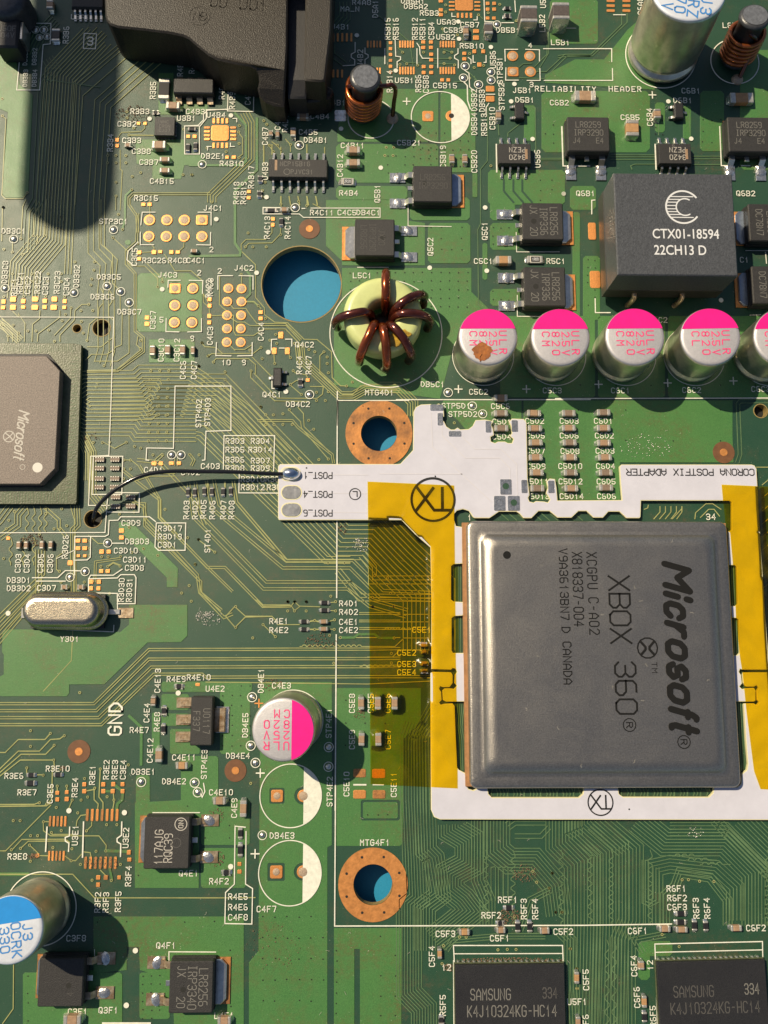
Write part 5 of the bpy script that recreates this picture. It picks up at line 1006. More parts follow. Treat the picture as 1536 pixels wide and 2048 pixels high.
for dx, dy, r_, t in ((27, -36, 12, 'ON'), (19, 0, 9, '')):
    MB().ribbon(circ(-dx * u, -dy * u * -1 if t else 0, r_ * u, 28), 1.5 * u, H + .0015, True).build('maker_mark', 'laser_bright' if t else 'laser_dim', o)
    if t: strokes(MB(), t, -dx * u, dy * u, H + .0015, 9 * u, -90, sw=1.4 * u).build('laser_marking', 'laser_bright', o)
dpak(*DP('r', 418, 1250), 90, 92, pi, 'power transistor half in the shadow of the blue-topped capacitor, beside the print Q3F1', [('4', 20, 22, 12)], 90, dirty=True, dot=(-16, 6), tablen=14)
dpak(*DP('r', 1312, 1283), 88, 98, 0, 'power transistor marked LR8256 beside the print Q4F1, orange pads to its left', [('LR8256', 24, 0, 17), ('IRP3340', 2, 0, 17), ('JX', -20, -30, 16), ('20', -20, 28, 16)], 270, dirty=True, dot=(-16, -4), tablen=26, dim='laser')

# voltage regulator with three legs left and a broad tab right
p = K('n', 85, 885); H = .25; c = P(p[0], p[1], H); u = S(*p, H)
o = thing('voltage_regulator', 'black voltage regulator with three legs left and a wide tab right, beside the print U4E2', 'chip', (c[0], c[1], .012))
MB().prism(rrect(0, 0, 44 * u, 96 * u, .02, 2), .03, H, .02).build('package', 'plastic_matte', o)
lm = gull(.12, .24, .10, 'lead_dirty'); pdm = MB().box(0, 0, .3, .2, 0, .02, .004).mesh('solder_pad', 'lead_dirty')
for k in (-1, 0, 1): obj_from(lm, 'leg', o, (-22 * u, k * 34 * u, 0), pi); obj_from(pdm, 'solder_pad', o, (-22 * u - .18, k * 34 * u, 0))
MB().prism([(22 * u, -24 * u), (44 * u, -24 * u), (44 * u, 24 * u), (22 * u, 24 * u)], .02, .085, .012).build('metal_tab', 'lead_dirty', o)
MB().box(38 * u, 0, 26 * u, 52 * u, 0, .02, .004).build('solder_pad', 'solder', o)
for t, x, hh in (('U0117', 10, 13), ('F337', -10, 13)): strokes(MB(), t, x * u, 0, H + .0015, hh * u, 270, adv=hh * u * .8, wd=hh * u * .5, sw=1.1 * u).build('laser_marking', 'laser', o)

# leadless square chip beside U3B1
p = K('a', 1205, 925); H = .14; c = P(*p, H); u = S(*p, H)
o = thing('integrated_circuit', 'small square leadless black chip beside the print U3B1', 'chip', (c[0], c[1], .012))
MB().box(0, 0, 40 * u, 40 * u, .004, H, .006).build('package', 'plastic', o)
for i, t in enumerate(('WHC', 'CRON', 'CJ07')): strokes(MB(), t, 0, (9 - i * 9) * u, H + .001, 6 * u, 0, sw=.8 * u).build('laser_marking', 'laser', o)
lm = MB().box(0, 0, .03, .035, 0, .03).mesh('leg', 'solder')
for sgn in (-1, 1):
    for k in range(5): obj_from(lm, 'leg', o, ((k - 2) * 7 * u, sgn * 20.5 * u, -.006)); obj_from(lm, 'leg', o, (sgn * 20.5 * u, (k - 2) * 7 * u, -.006))

# long dark transistor pack in the shade under the connector
p = (387, 172); H = .22; c = P(*p, H); u = S(*p, H)
o = thing('integrated_circuit', 'long black chip in shade with four legs along its lower side, left of the connector', 'chip', (c[0], c[1], .012))
MB().prism(rrect(0, 0, 80 * u, 32 * u, .02, 2), .02, H, .02).build('package', 'plastic', o)
lm = gull(.12, .14, .08, 'lead_dirty')
for k in range(4): obj_from(lm, 'leg', o, ((k - 1.5) * 21 * u, -16 * u, 0), -pi / 2); obj_from(lm, 'leg', o, ((k - 1.5) * 21 * u, 16 * u, 0), pi / 2)

# memory chips
def dram(px0, py0, w, h, rot, label, h2, a='laser', b_='laser_dim'):
    H = .13; c = P(px0, py0, H); u = S(px0, py0, H)
    o = thing('memory_chip', label, 'chip', (c[0], c[1], .012), rot, 'memory chips along the bottom edge')
    W_, H_ = w * u, h * u; cy = -H_ / 2
    MB().box(0, cy, W_, H_, .05, H, .006).build('package', 'plastic', o)
    MB().box(0, cy, W_ + .03, H_ + .03, .02, .055, .004).build('carrier', 'gpu_sub', o)
    strokes(MB(), 'SAMSUNG', (-w / 2 + 30 + 40) * u, -55 * u, H + .0012, 20 * u, 0, adv=11.8 * u, wd=8 * u, sw=1.9 * u).build('laser_marking', a, o)
    strokes(MB(), '334', (w / 2 - 30) * u, -53 * u, H + .0012, 19 * u, 0, adv=10.5 * u, wd=7 * u, sw=1.9 * u).build('laser_marking', b_, o)
    strokes(MB(), 'K4J10324KG-HC14', 3 * u, -86 * u, H + .0012, 20 * u, 0, adv=12 * u, wd=8 * u, sw=1.9 * u).build('laser_marking', a, o)
    bm_ = MB().lathe([(.035, 0), (.045, .02), (.02, .05)], 8).mesh('solder_ball', 'solder')
    for k in range(20): obj_from(bm_, 'solder_ball', o, ((k - 9.5) * W_ / 20.5, .0, -.01))
dram(1019, 1929, 218, 330, 0, 'square black memory chip at the bottom edge, left one, beside the print U5F1', 0)
dram(1421, 1922, 216, 330, radians(.9), 'square black memory chip at the bottom right corner beside the print C6F6', 0, 'laser_dim', 'laser')
# ---------------------------------------------------------------- can capacitors
def aligned(name, label, cat, base, top, group):
    b, t = Vector((*P(*base), 0.0)), Vector((*P(top[0], top[1], top[2]), top[2]))
    o = thing(name, label, cat, b, 0, group)
    ax = (t - b); q = Vector((0, 0, 1)).rotation_difference(ax.normalized()); o.rotation_euler = q.to_euler()
    return o, ax.length
def can(base, top, h, rpx, lines, rot, ink, pr, label, topmat='can_top', seg=.27, group='pink-topped capacitors', rust=False, stroke=.11, chh=.21, adv=.31, gap=.325):
    o, L = aligned('can_capacitor', label, 'capacitor', base, (top[0], top[1], h), group)
    r = rpx * S(top[0], top[1], h); e = .07
    MB().lathe([(r * .93, .02), (r * 1.0, .05), (r * 1.01, .10), (r * .98, .15), (r * .90, .19), (r * .89, .22), (r * .95, .27), (r * .99, .32), (r, .38), (r, L - e), (r - e * .12, L - e * .55), (r - e * .45, L - e * .18), (r - e, L - .004)], 56).build('can', 'can_side', o)
    MB().lathe([(r * .96, 0), (r * .97, .035)], 40).build('rubber_seal', 'can_base', o)
    MB().lathe([(r - .012, L - .06), (r - e * .30, L - e * .28), (r - e * .62, L - .004), (r - e * 1.2, L + .003), (.001, L + .004)], 56).build('top_cap', topmat, o)
    a = radians(rot)
    mk = MB(); R2 = r - .028; k = -seg * r; th = math.acos(seg)
    th = math.acos(min(1, seg * r / R2))
    # coloured segment at local -x before the marking is turned
    arc = [(-R2 * cos(th - 2 * th * i / 28), R2 * sin(th - 2 * th * i / 28)) for i in range(29)]
    mk.add([(x * cos(a) - y * sin(a), x * sin(a) + y * cos(a), L + .0062) for x, y in arc], [tuple(range(28, -1, -1))])
    if seg < .9: mk.build('coloured_segment', ink, o)
    tx = MB(); hh = chh * r; n = len(lines)
    for i, (t, dx) in enumerate(lines):
        x = (.18 + dx) * r; y = ((n - 1) / 2 - i) * gap * r
        strokes(tx, t.replace('.', ''), x * cos(a) - y * sin(a), x * sin(a) + y * cos(a), L + .0075, hh * 1.1, rot, adv=adv * r, wd=hh * .72, sw=stroke * hh)
        if '.' in t:
            x -= adv * r * .5; y -= hh * .5; tx.disc(x * cos(a) - y * sin(a), x * sin(a) + y * cos(a), hh * .11, L + .0075, 8)
    tx.build('printed_text', pr, o)
    if rust:
        rb = MB(); pts = [(.32 * r * cos(t) * (1 + .10 * sin(5 * t) + .07 * sin(11 * t + 1) + .04 * sin(17 * t)) - .20 * r, .30 * r * sin(t) * (1 + .08 * cos(4 * t) + .05 * sin(13 * t)) - .52 * r) for t in [i * 2 * pi / 40 for i in range(40)]]
        rb.add([(x, y, L + .009) for x, y in pts], [tuple(range(40))]); rb.build('rust_stain', 'rust', o); MB().tube([(-.22 * r, -.60 * r, L + .012), (-.30 * r, -.72 * r, L + .012), (-.27 * r, -.86 * r, L + .008)], .012, 6).build('rust_streak', 'rust', o)
    return o
PT = [('ULR', .02), ('2.5V', .05), ('820', .04), ('CM', -.12)]
can((963, 713), (976, 673), 1.2, 60, PT, -90, 'pink_ink', 'pink_print', 'pink-topped silver capacitor with an orange rust spot, leftmost in the row of five', rust=True, stroke=.17)
can((1099, 711), (1121, 674), 1.2, 60, PT, -90, 'pink_ink', 'pink_print', 'pink-topped silver capacitor directly right of the rust-spotted one in the row', stroke=.17)
can((1239, 711), (1270, 673), 1.2, 60, PT, -90, 'pink_ink', 'pink_print', 'pink-topped silver capacitor in the middle of the row of five, above the print C6C1', stroke=.17)
can((1383, 711), (1421, 673), 1.2, 60, [('ULR', .02), ('2.5V', .05), ('820', .04), ('CL', -.12)], -90, 'pink_ink', 'pink_print', 'pink-topped silver capacitor marked CL below the right corner of the choke block', stroke=.17)
can((1521, 711), (1568, 673), 1.2, 60, PT, -90, 'pink_ink', 'pink_print', 'pink-topped silver capacitor cut off by the right edge, last in the row', stroke=.17)
can((586, 1441), (566, 1459.5), 1.2, 64.5, [('ULR', .02), ('25V', .02), ('820', .02), ('CM', -.14)][::1], 180, 'pink_ink', 'pink_print', 'pink-topped silver capacitor standing alone at lower left below the print C4E3', stroke=.17)
can((82, 1817), (20, 1860), 1.5, 67, [('J3', -.05), ('0CRK', .12), ('330', .08), ('6V', .1)], -82, 'blue_ink', 'blue_print', 'tall silver capacitor with a bright blue and white top at the lower left edge', 'can_top_white', .2, 'blue-printed tall capacitors', stroke=.17, chh=.24, adv=.26, gap=.34)
can((1324, 108), (1378, -24), 1.8, 76, [('J3', .30), ('CRZ', .28), ('70', .36), ('6V', .30)], -100, 'blue_ink', 'blue_print', 'very tall silver capacitor with blue print on its top at the upper right edge', 'can_top_white', .55, 'blue-printed tall capacitors', stroke=.17, chh=.24, adv=.30, gap=.33)

# ---------------------------------------------------------------- rod chokes with copper coil
def rod(base, top, h, label, leadpts, turns=6.5):
    o, L = aligned('rod_inductor', label, 'inductor', base, (top[0], top[1], h), 'rod chokes wound with copper wire')
    rc = .27
    MB().lathe([(rc + .05, .03), (rc + .05, .1), (rc, .12), (rc, L - .12), (rc + .045, L - .11), (rc + .05, L - .05), (rc + .01, L - .01), (rc - .05, L)], 36).build('ferrite_rod', 'ferrite', o)
    MB().disc(0, 0, rc - .015, L + .004, 32).build('rod_end', 'ferrite_top', o)
    wr = .048; rr = rc + wr + .035; pts = []; n = int(turns * 28); z0 = .12; pit = wr * 2.12
    for i in range(n + 1):
        t = i / 28 * 2 * pi; pts.append((rr * cos(t), rr * sin(t), z0 + pit * i / 28))
    # the upper end leaves the coil, bends over and runs down to its pad
    inv = o.matrix_basis.inverted() if False else (Matrix.Translation(o.location) @ o.rotation_euler.to_matrix().to_4x4()).inverted()
    MB().tube(pts, wr, 8).build('coil', 'coil_copper', o)
    lp = [tuple(inv @ Vector((*P(x, y, z), z))) for x, y, z in leadpts]
    lp = [pts[-1]] + lp
    MB().tube(smooth(lp, 5), wr, 8).build('wire_lead', 'enamel_dark', o)
    return o
def smooth(p, n=6):
    p = [Vector(a) for a in p]; out = []
    for i in range(len(p) - 1):
        a, b, c, d = p[max(i - 1, 0)], p[i], p[i + 1], p[min(i + 2, len(p) - 1)]
        for k in range(n):
            t = k / n
            out.append(.5 * ((2 * b) + (c - a) * t + (2 * a - 5 * b + 4 * c - d) * t * t + (3 * b - a - 3 * c + d) * t ** 3))
    out.append(p[-1]); return [tuple(v) for v in out]
rod((725, 222), (731, 153), 1.12, 'upright rod choke with bright copper coil between the black connector and print C5B21', [(768, 172, .82), (784, 170, .80), (791, 180, .66), (788, 205, .35), (785, 236, .02)])
rod((1470, 118), (1511, 30), 1.15, 'upright rod choke with dark red copper coil at the upper right corner', [(1500, 64, .95), (1512, 82, .75), (1500, 110, .45), (1478, 158, .03)], 6.2)
for x, y in ((785, 238), (1474, 160)):
    c = P(x, y); f = obj_from(dome_me, 'solder_fill', board, (c[0], c[1], .006), 0, (.13, .13, .10)); 
c = P(681, 232); MB().prism(rrect(c[0], c[1], .26, .26, .04, 3), 0, .016, .003).build('copper_pad', 'solder', board)

# ---------------------------------------------------------------- ring core choke
c = P(766, 626, .75); o = thing('ring_inductor', 'pale green ring core wound with thick dark copper wire, below print Q5C2', 'inductor', (c[0], c[1], .0))
ro, ri, zt, zb = .80, .30, .74, .14
pf = []
for cx_, cz_, a0 in ((ro - .16, zt - .16, 0), (ri + .12, zt - .12, pi / 2), (ri + .12, zb + .12, pi), (ro - .12, zb + .12, 1.5 * pi)):
    rr = .16 if cx_ > .5 and cz_ > .4 else .12
    pf += [(cx_ + rr * cos(a0 + pi / 2 * k / 5), cz_ + rr * sin(a0 + pi / 2 * k / 5)) for k in range(6)]
mb = MB(); n = 64; m_ = len(pf)
mb.add([(r_ * cos(2 * pi * k / n), r_ * sin(2 * pi * k / n), z) for k in range(n) for r_, z in pf], [(k * m_ + j, ((k + 1) % n) * m_ + j, ((k + 1) % n) * m_ + (j + 1) % m_, k * m_ + (j + 1) % m_) for k in range(n) for j in range(m_)], True)
mb.build('ring_core', 'toroid', o)
for dx, dy in ((10, -95), (93, -44), (104, 12), (62, 92), (6, 112), (-55, 96), (-105, 10)):
    a = atan2(-dy, dx); wr = .094; ex = max(0, (math.hypot(dx, dy) - 95) * .004)
    prof = [(.21, .08, -.2), (.22, .40, -.16), (.26, .67, -.1), (.38, .85, -.04), (.60, .875, .02), (.80, .80, .03), (.90 + ex, .62, .03), (.93 + ex, .40, .03), (.90 + ex, .16, .0)]
    pts = smooth([(r_ * cos(a + t), r_ * sin(a + t), z) for r_, z, t in prof], 5)
    MB().tube(pts, wr, 10).build('wire_turn', 'enamel' if dx in (10, -55, 6) else 'enamel_dark', o)
for k, (a, r_, w_) in enumerate(((-1.12, .60, .17), (-.8, .62, .12), (-1.45, .66, .10))):
    pts = [(r_ * cos(a) + w_ * cos(t) * (1 + .25 * sin(3 * t + k)), r_ * sin(a) + w_ * .8 * sin(t) * (1 + .2 * cos(4 * t))) for t in [i * 2 * pi / 20 for i in range(20)]]
    MB().prism(pts, .68, .748, .006).build('glue_stain', 'glue', o)
MB().lathe([(.26, .02), (.26, .12), (.2, .2), (.1, .24), (.001, .25)], 20).build('dark_plug', 'choke_side', o)  # dark plug added so the ring's open centre looks deeply shaded

# ---------------------------------------------------------------- big choke block
H = 1.25; c = P(1350, 449, H); u = S(1350, 449, H); W_, H_ = 239 * u, 214 * u
o = thing('choke_block', 'large square black choke block printed CTX01-18594 22CH13 D above the pink-topped capacitors', 'inductor', (c[0], c[1], .02))
MB().box(0, 0, W_ + .02, H_ + .02, .16, .52, .01).build('lower_shell', 'choke_side', o)
MB().box(0, 0, W_, H_, .50, H, .022).build('upper_shell', 'choke', o)
MB().box(0, .1, W_ * .8, H_ * .7, .0, .2).build('foot', 'choke_side', o)
for x in (-.58, .42): MB().tube(smooth([(x, -H_ / 2 + .02, .34), (x + .01, -H_ / 2 - .08, .30), (x - .03, -H_ / 2 - .13, .12), (x - .05, -H_ / 2 - .13, .0)], 4), .055, 8).build('pin', 'lead_dirty', o)
fm = fit(font_mesh('CTX01-18594', .42, 'white_ink', bold=.004), 1.33, .205); obj_from(fm, 'printed_text', o, (.20, -.205, H + .0015))
fm = fit(font_mesh('22CH13 D', .42, 'white_ink', bold=.004), 1.04, .205); obj_from(fm, 'printed_text', o, (.07, -.545, H + .0015))
lg = MB(); lx, ly, r_ = .17, .36, .34
lg.ribbon(circ(lx, ly, r_, 40, radians(38), radians(322)), .035, H + .0015); lg.ribbon(circ(lx + .04, ly, r_ * .52, 28, radians(60), radians(300)), .026, H + .0021)
for yy in (-.22, -.16, -.10, -.04, .03, .10, .16, .22):
    q = sqrt(r_ * r_ - yy * yy); x0 = lx - q; x1 = lx - sqrt(max(0, (r_ * .52) ** 2 - yy * yy)) + .02 if abs(yy) < r_ * .5 else lx + q * (.8 if yy > 0 else .75)
    lg.ribbon([(x0, ly + yy), (x1, ly + yy)], .020, H + .0027)
lg.build('maker_logo', 'white_ink', o)

# ---------------------------------------------------------------- graphics chip at the left edge
o = thing('graphics_chip', 'large brown-grained chip with cut corners on a green carrier, at the left edge', 'chip', (*P(0, 850), 0)); ox, oy = o.location.x, o.location.y
L_ = lambda pts, z: [(a - ox, b - oy) for a, b in PL(pts, z)]
MB().prism(L_([(-260, 1008), (151, 1008), (153, 1004), (163, 690), (150, 687), (-260, 684)], .14), .03, .14, .006).build('carrier', 'gpu_sub', o)
MB().prism(L_([(-200, 974), (84, 974), (117, 940), (126, 742), (97, 708), (-200, 708)], .16), .14, .17, .004).build('mold_foot', 'plastic', o)
MB().prism(L_([(-200, 968), (80, 968), (110, 937), (120, 742), (93, 712), (-200, 712)], .36), .15, .36, .012).build('molded_cap', 'mold_grain', o)
a, b = P(43, 872, .36); wordmark(a - ox, b - oy, .3612, 1.02, .20, -93, .030).build('printed_text', 'laser_bright', o)
a, b = P(18, 873, .36); lg = MB().ribbon(circ(a - ox, b - oy, .11, 24), .018, .3612, True)
for d in (-1, 1): lg.ribbon([(a - ox - .075, b - oy + d * .07), (a - ox + .02, b - oy), (a - ox - .0 + .075, b - oy + d * .07)], .02, .3618 + d * .0003)
lg.build('maker_logo', 'laser_bright', o)
a, b = P(75, 935, .36); MB().disc(a - ox, b - oy, .10, .3612, 24).build('round_mark', 'ceramic_white', o)
a, b = P(45, 934, .36); MB().ribbon(circ(a - ox, b - oy, .05, 16), .01, .3612, True).build('registered_mark', 'laser_bright', o)
tr = MB()
for k in range(34):
    x = 8 + k * 4.3; tr.ribbon(L_([(x, 690 if x < 150 else 700), (x, 702 + (k % 3) * 1.5)], .14), .008, .1432 + (k % 3) * .0004)
for k in range(56):
    y = 716 + k * 4.9; x0 = 158 - (y - 690) * .034; tr.ribbon(L_([(x0, y), (x0 - 9 - (k * 7 % 5) * 2, y + (k % 3 - 1) * 2)], .14), .008, .1432 + (k % 3) * .0004)
for k in range(24):
    x = 5 + k * 5.6; tr.ribbon(L_([(x, 1005), (x, 990 - (k % 4) * 3), (x + 4, 984)], .14), .008, .1432 + (k % 3) * .0004)
t_ = tr.build('carrier_traces', 'mask_trace_dim', o); t_['kind'] = 'stuff'

# ---------------------------------------------------------------- the console processor under its metal lid
Z1, Z2 = .30, .435
lm_, rm_ = P(936.5, 1310, Z1), P(1469.5, 1310, Z1); tm_, bm_ = P(1190, 1042, Z1), P(1216, 1577, Z1)
cx, cy = (lm_[0] + rm_[0]) / 2, (tm_[1] + bm_[1]) / 2; W_, H_ = rm_[0] - lm_[0], tm_[1] - bm_[1]
o = thing('processor', 'large square processor with a grey metal lid, framed by white adapter and amber tape', 'chip', (cx, cy, .02))
MB().box(-.02, 0, W_ + .10, H_ - .04, .0, .14, .004).build('package', 'package', o)
def loops(mb, prof, w, h):
    n = 7; rings = []
    for ins, z, r_ in prof: rings.append([(x, y, z) for x, y in rrect(0, 0, w - 2 * ins, h - 2 * ins, r_, n)])
    m = len(rings[0]); vs = [v for r_ in rings for v in r_]
    mb.add(vs, [(j * m + i, j * m + (i + 1) % m, (j + 1) * m + (i + 1) % m, (j + 1) * m + i) for j in range(len(rings) - 1) for i in range(m)], True)
    mb.add(rings[-1], [tuple(range(m))], True)
li, lt, rt_ = .325, .325, .325
mb = MB(); z1, z2 = Z1 - .02, Z2 - .02
prof = [(.0, .13, .15), (.0, z1 - .06, .15), (.012, z1 - .03, .14), (.035, z1 - .008, .12), (.07, z1, .10), (.20, z1, .12), (.272, z1 + .001, .15), (.282, z1 + .010, .16), (.305, z1 + .045, .18), (.34, z1 + .080, .18), (.39, z1 + .108, .18), (.44, z1 + .126, .17), (.49, z1 + .134, .15), (.53, z2, .12)]
loops(mb, prof, W_, H_); mb.build('metal_lid', 'lid', o)
def onlid(x, y): a, b = P(x, y, Z2); return a - cx, b - cy
u = S(1200, 1300, Z2); zz = z2 + .0016
a, b = onlid(1361, 1298); wordmark(a, b, zz, 342 * u, 50 * u, -90, 12.5 * u).build('printed_text', 'lid_ink', o)
for t, x, y, hh, ad, wd_, sw_ in (('XBOX', 1240, 1219, 41, 35, 28, 4.0), ('360', 1252, 1376, 41, 36, 28, 4.0), ('XCGPU', 1184, 1141, 19, 15.6, 10, 2.3), ('C-A02', 1188, 1232, 19, 15.6, 10, 2.3), ('X818337-004', 1156, 1178, 19, 13.8, 9.5, 2.3), ('V9A3613BN7', 1128, 1168, 16, 14.6, 10, 2.3), ('D', 1132, 1260, 16, 14, 10, 2.3), ('CANADA', 1135, 1326, 16, 14.4, 10, 2.3), ('TM', 1309, 1335, 10, 12, 8, 1.4), ('R', 1259, 1450, 12, 10, 9, 2), ('R', 1368, 1484, 12, 10, 9, 2)):
    a, b = onlid(x, y); strokes(MB(), t, a, b, zz, hh * u, 270, adv=ad * u, wd=wd_ * u, sw=sw_ * u).build('printed_text', 'lid_ink', o)
for x, y, r_, sw_ in ((1259, 1450, 12.5, 2), (1368, 1484, 12.5, 2), (1295, 1296, 20, 3)):
    a, b = onlid(x, y); lg = MB().ribbon(circ(a, b, r_ * u, 14), sw_ * u, zz, True)
    if r_ == 20:
        for s1 in (-1, 1):
            lg.ribbon([(a + s1 * 14 * u, b + 13 * u), (a + s1 * 4 * u, b + 2 * u), (a + s1 * 4 * u, b - 3 * u), (a + s1 * 13 * u, b - 13 * u)], 5 * u, zz + .0004 * (s1 + 2))
    lg.build('printed_logo' if r_ == 20 else 'registered_mark', 'lid_ink', o)
a, b = onlid(1014, 1110); MB().disc(a, b, 8 * u, zz, 20).build('pin_one_dot', 'lid_ink', o)

# ---------------------------------------------------------------- the white adapter board laid around the processor
ZA = .10
ad = thing('adapter_board', 'thin white adapter board laid around the processor, with three solder pads at its left end', 'adapter board')
UP = [(558, 1040)] + [(803, 1040), (830, 1068), (861, 1095), (863, 1200), (863, 1338), (902, 1339), (905, 1336), (911, 1337), (914, 1344), (910, 1350), (909, 1366), (914, 1372), (908, 1378), (901, 1377), (890, 1377), (885, 1381), (886, 1400), (892, 1403), (929, 1403), (931, 1400), (928, 1306), (906, 1306), (903, 1301), (903, 1236), (908, 1232), (925, 1231), (927, 1228), (926, 1204), (907, 1203), (902, 1199), (902, 1132), (907, 1128), (925, 1127), (925, 1054), (912, 1052),
      (908, 1040), (908, 1028), (914, 1021), (926, 1018), (938, 1022), (946, 1034), (949, 1036), (979, 1036), (988, 1030), (998, 1023), (1033, 1023), (1040, 1028), (1047, 1036), (1063, 1036), (1077, 1022), (1099, 1022), (1115, 1035), (1143, 1035), (1157, 1022), (1173, 1022), (1187, 1035), (1206, 1035), (1217, 1023), (1239, 1023), (1253, 1036), (1279, 1036), (1281, 1033), (1282, 1001), (1460, 1001), (1464, 1005), (1464, 1060), (1456, 1063), (1458, 1130), (1470, 1130), (1474, 1134), (1476, 1208), (1472, 1212), (1462, 1212), (1464, 1235), (1474, 1236), (1478, 1240), (1480, 1306), (1476, 1310), (1466, 1311),
      (1470, 1403), (1507, 1403), (1511, 1401), (1511, 1381), (1508, 1376), (1492, 1377), (1485, 1379), (1479, 1373), (1484, 1367), (1482, 1350), (1478, 1344), (1480, 1338), (1486, 1339), (1560, 1339), (1560, 1334), (1538, 1334), (1530, 1220), (1522, 1100), (1515, 975), (1513, 938), (1509, 931), (1503, 929), (1243, 929), (1239, 933), (1241, 965), (1244, 1000), (1115, 1001), (1113, 976), (1110, 958), (1099, 957), (1093, 963), (1096, 975), (1092, 986), (1096, 992), (1100, 999), (1096, 1005), (1088, 1003), (1072, 1002), (1067, 1005), (1059, 1003), (1056, 996), (1059, 990), (1055, 956), (1053, 845), (1048, 838), (1024, 837), (1018, 843), (1022, 852), (1024, 866), (1020, 872), (1027, 878),
      (1024, 886), (1016, 886), (1010, 883), (996, 883), (990, 886), (982, 883), (981, 874), (988, 870), (986, 858), (983, 850), (986, 842), (970, 839), (951, 840), (945, 852), (937, 858), (921, 859), (915, 855), (909, 859), (902, 859), (893, 853), (888, 843), (883, 838), (888, 832), (887, 811), (877, 807), (870, 812), (862, 808), (842, 809), (832, 814), (827, 823), (826, 900), (801, 927), (795, 928), (560, 928), (556, 933), (556, 1036)]
LO = [(862, 1620), (861, 1346), (866, 1344), (902, 1345), (905, 1350), (905, 1366), (899, 1374), (886, 1374), (880, 1372), (878, 1378), (882, 1384), (883, 1400), (878, 1405), (882, 1410), (888, 1408), (905, 1407), (909, 1412), (911, 1470), (914, 1535), (918, 1540), (930, 1546), (934, 1560), (932, 1568), (937, 1578), (947, 1581), (956, 1576), (975, 1576), (977, 1588), (984, 1595), (1158, 1595), (1166, 1588), (1168, 1576), (1236, 1576), (1238, 1588), (1246, 1594), (1418, 1594), (1426, 1586), (1428, 1574), (1475, 1574), (1482, 1568), (1484, 1548), (1494, 1540), (1496, 1528), (1492, 1480), (1488, 1410), (1490, 1407),
      (1508, 1407), (1514, 1411), (1519, 1405), (1515, 1400), (1514, 1383), (1518, 1376), (1514, 1370), (1508, 1373), (1492, 1373), (1487, 1366), (1486, 1350), (1488, 1345), (1580, 1345), (1640, 1640), (880, 1639), (868, 1634)]
for nm, pl in (('upper_panel', UP), ('lower_panel', LO)):
    w_ = PL(pl, ZA)
    ob = MB().prism(w_, .035, ZA - .004, 0, bottom=True).build(nm, 'adapter_edge', ad)
    MB().prism(inset(w_, .013) if sum(w_[i][0] * w_[(i + 1) % len(w_)][1] - w_[(i + 1) % len(w_)][0] * w_[i][1] for i in range(len(w_))) > 0 else inset(w_[::-1], .013), ZA - .004, ZA).build('white_coating', 'adapter', ob)
def at(x, y): return P(x, y, ZA)
# faint traces under the white coat
for pts in ([(375, 100), (385, 345), (815, 745)], [(455, 185), (455, 262), (625, 425), (880, 425), (950, 500), (950, 580)], [(600, 270), (695, 360), (885, 360), (1000, 470), (1005, 695)], [(0, 540), (600, 542)]):
    MB().ribbon(PL(KL('k', pts), ZA), .018, ZA + .0035, thick=.004).build('raised_trace', 'adapter_line', ad)
for y in (545, 680, 820): MB().ribbon(PL(KL('j', [(850, y), (1300, y + 4)]), ZA), .016, ZA + .0035, thick=.004).build('raised_trace', 'adapter_line', ad)
for x, y, w_, h_ in ((415, 55, 98, 46), (440, 140, 40, 92), (548, 247, 92, 40), (792, 195, 42, 86), (985, 190, 46, 86), (1055, 632, 44, 96), (1252, 635, 46, 90)):
    a = at(*K('k', x, y)); u = .2734 * S(1000, 900, ZA); MB().prism(rrect(*a, w_ * u, h_ * u, .02, 2), ZA, ZA + .012, .005).build('solder_pad', 'solder', ad)
for x, y, w_, h_ in ((920, 635, 84, 112), (875, 755, 84, 108), (978, 755, 88, 108)):
    a = at(*K('k', x, y)); f = MB().prism(rrect(*a, w_ * u, h_ * u, .02, 2), ZA, ZA + .012, .005).build('solder_pad', 'solder', ad)
    if x != 875: MB().disc(a[0], a[1] + .01, .068, ZA + .0135, 20).build('pad_hole', 'mask_dark', f)
    MB().ribbon(circ(a[0], a[1] + .01, .072, 20), .012, ZA + .0145, True).build('hole_rim', 'lead', f)
for i, (x, y) in enumerate(((581, 948), (583, 985), (583, 1020))):
    a = at(x, y); MB().prism(rrect(*a, .43, .30, .148, 6), ZA, ZA + .004).build('pad_rim', 'adapter_edge', ad)
    MB().prism(rrect(*a, .39, .27, .134, 6), ZA, ZA + .014, .010).build('solder_pad', 'lead', ad)
v, f = blob(.20, .135, .12)
m_ = MB(); L2 = MB().lathe([(1, 0), (.97, .25), (.88, .5), (.72, .72), (.5, .88), (.25, .97), (.001, 1)], 28)
a = at(582, 948); m_.add([(x * .20 + a[0], y * .132 + a[1], z * .15 + ZA + .006) for x, y, z in L2.v], L2.f, True); m_.build('solder_dome', 'solder_shiny', ad)
u = S(1200, 950, ZA); zi = ZA + .0062
for t, x, y, hh, adv_ in (('POST_1', 0, 552, 12, 9.8), ('POST_4', 0, 690, 12, 9.8), ('POST_6', 0, 827, 12, 9.8)):
    a = at(*K('j', 935, y)); strokes(MB(), t, a[0], a[1], zi, hh * u, 180, adv=adv_ * u, wd=7 * u, sw=1.7 * u).build('printed_text', 'black_ink', ad)
for t, x in (('CORONA', 1310), ('POSTFIX', 990), ('ADAPTER', 645)):
    a = at(*K('l', x, 528)); strokes(MB(), t, a[0], a[1], zi, 12.5 * u, 180, adv=11.7 * u, wd=9 * u, sw=1.9 * u).build('printed_text', 'black_ink', ad)
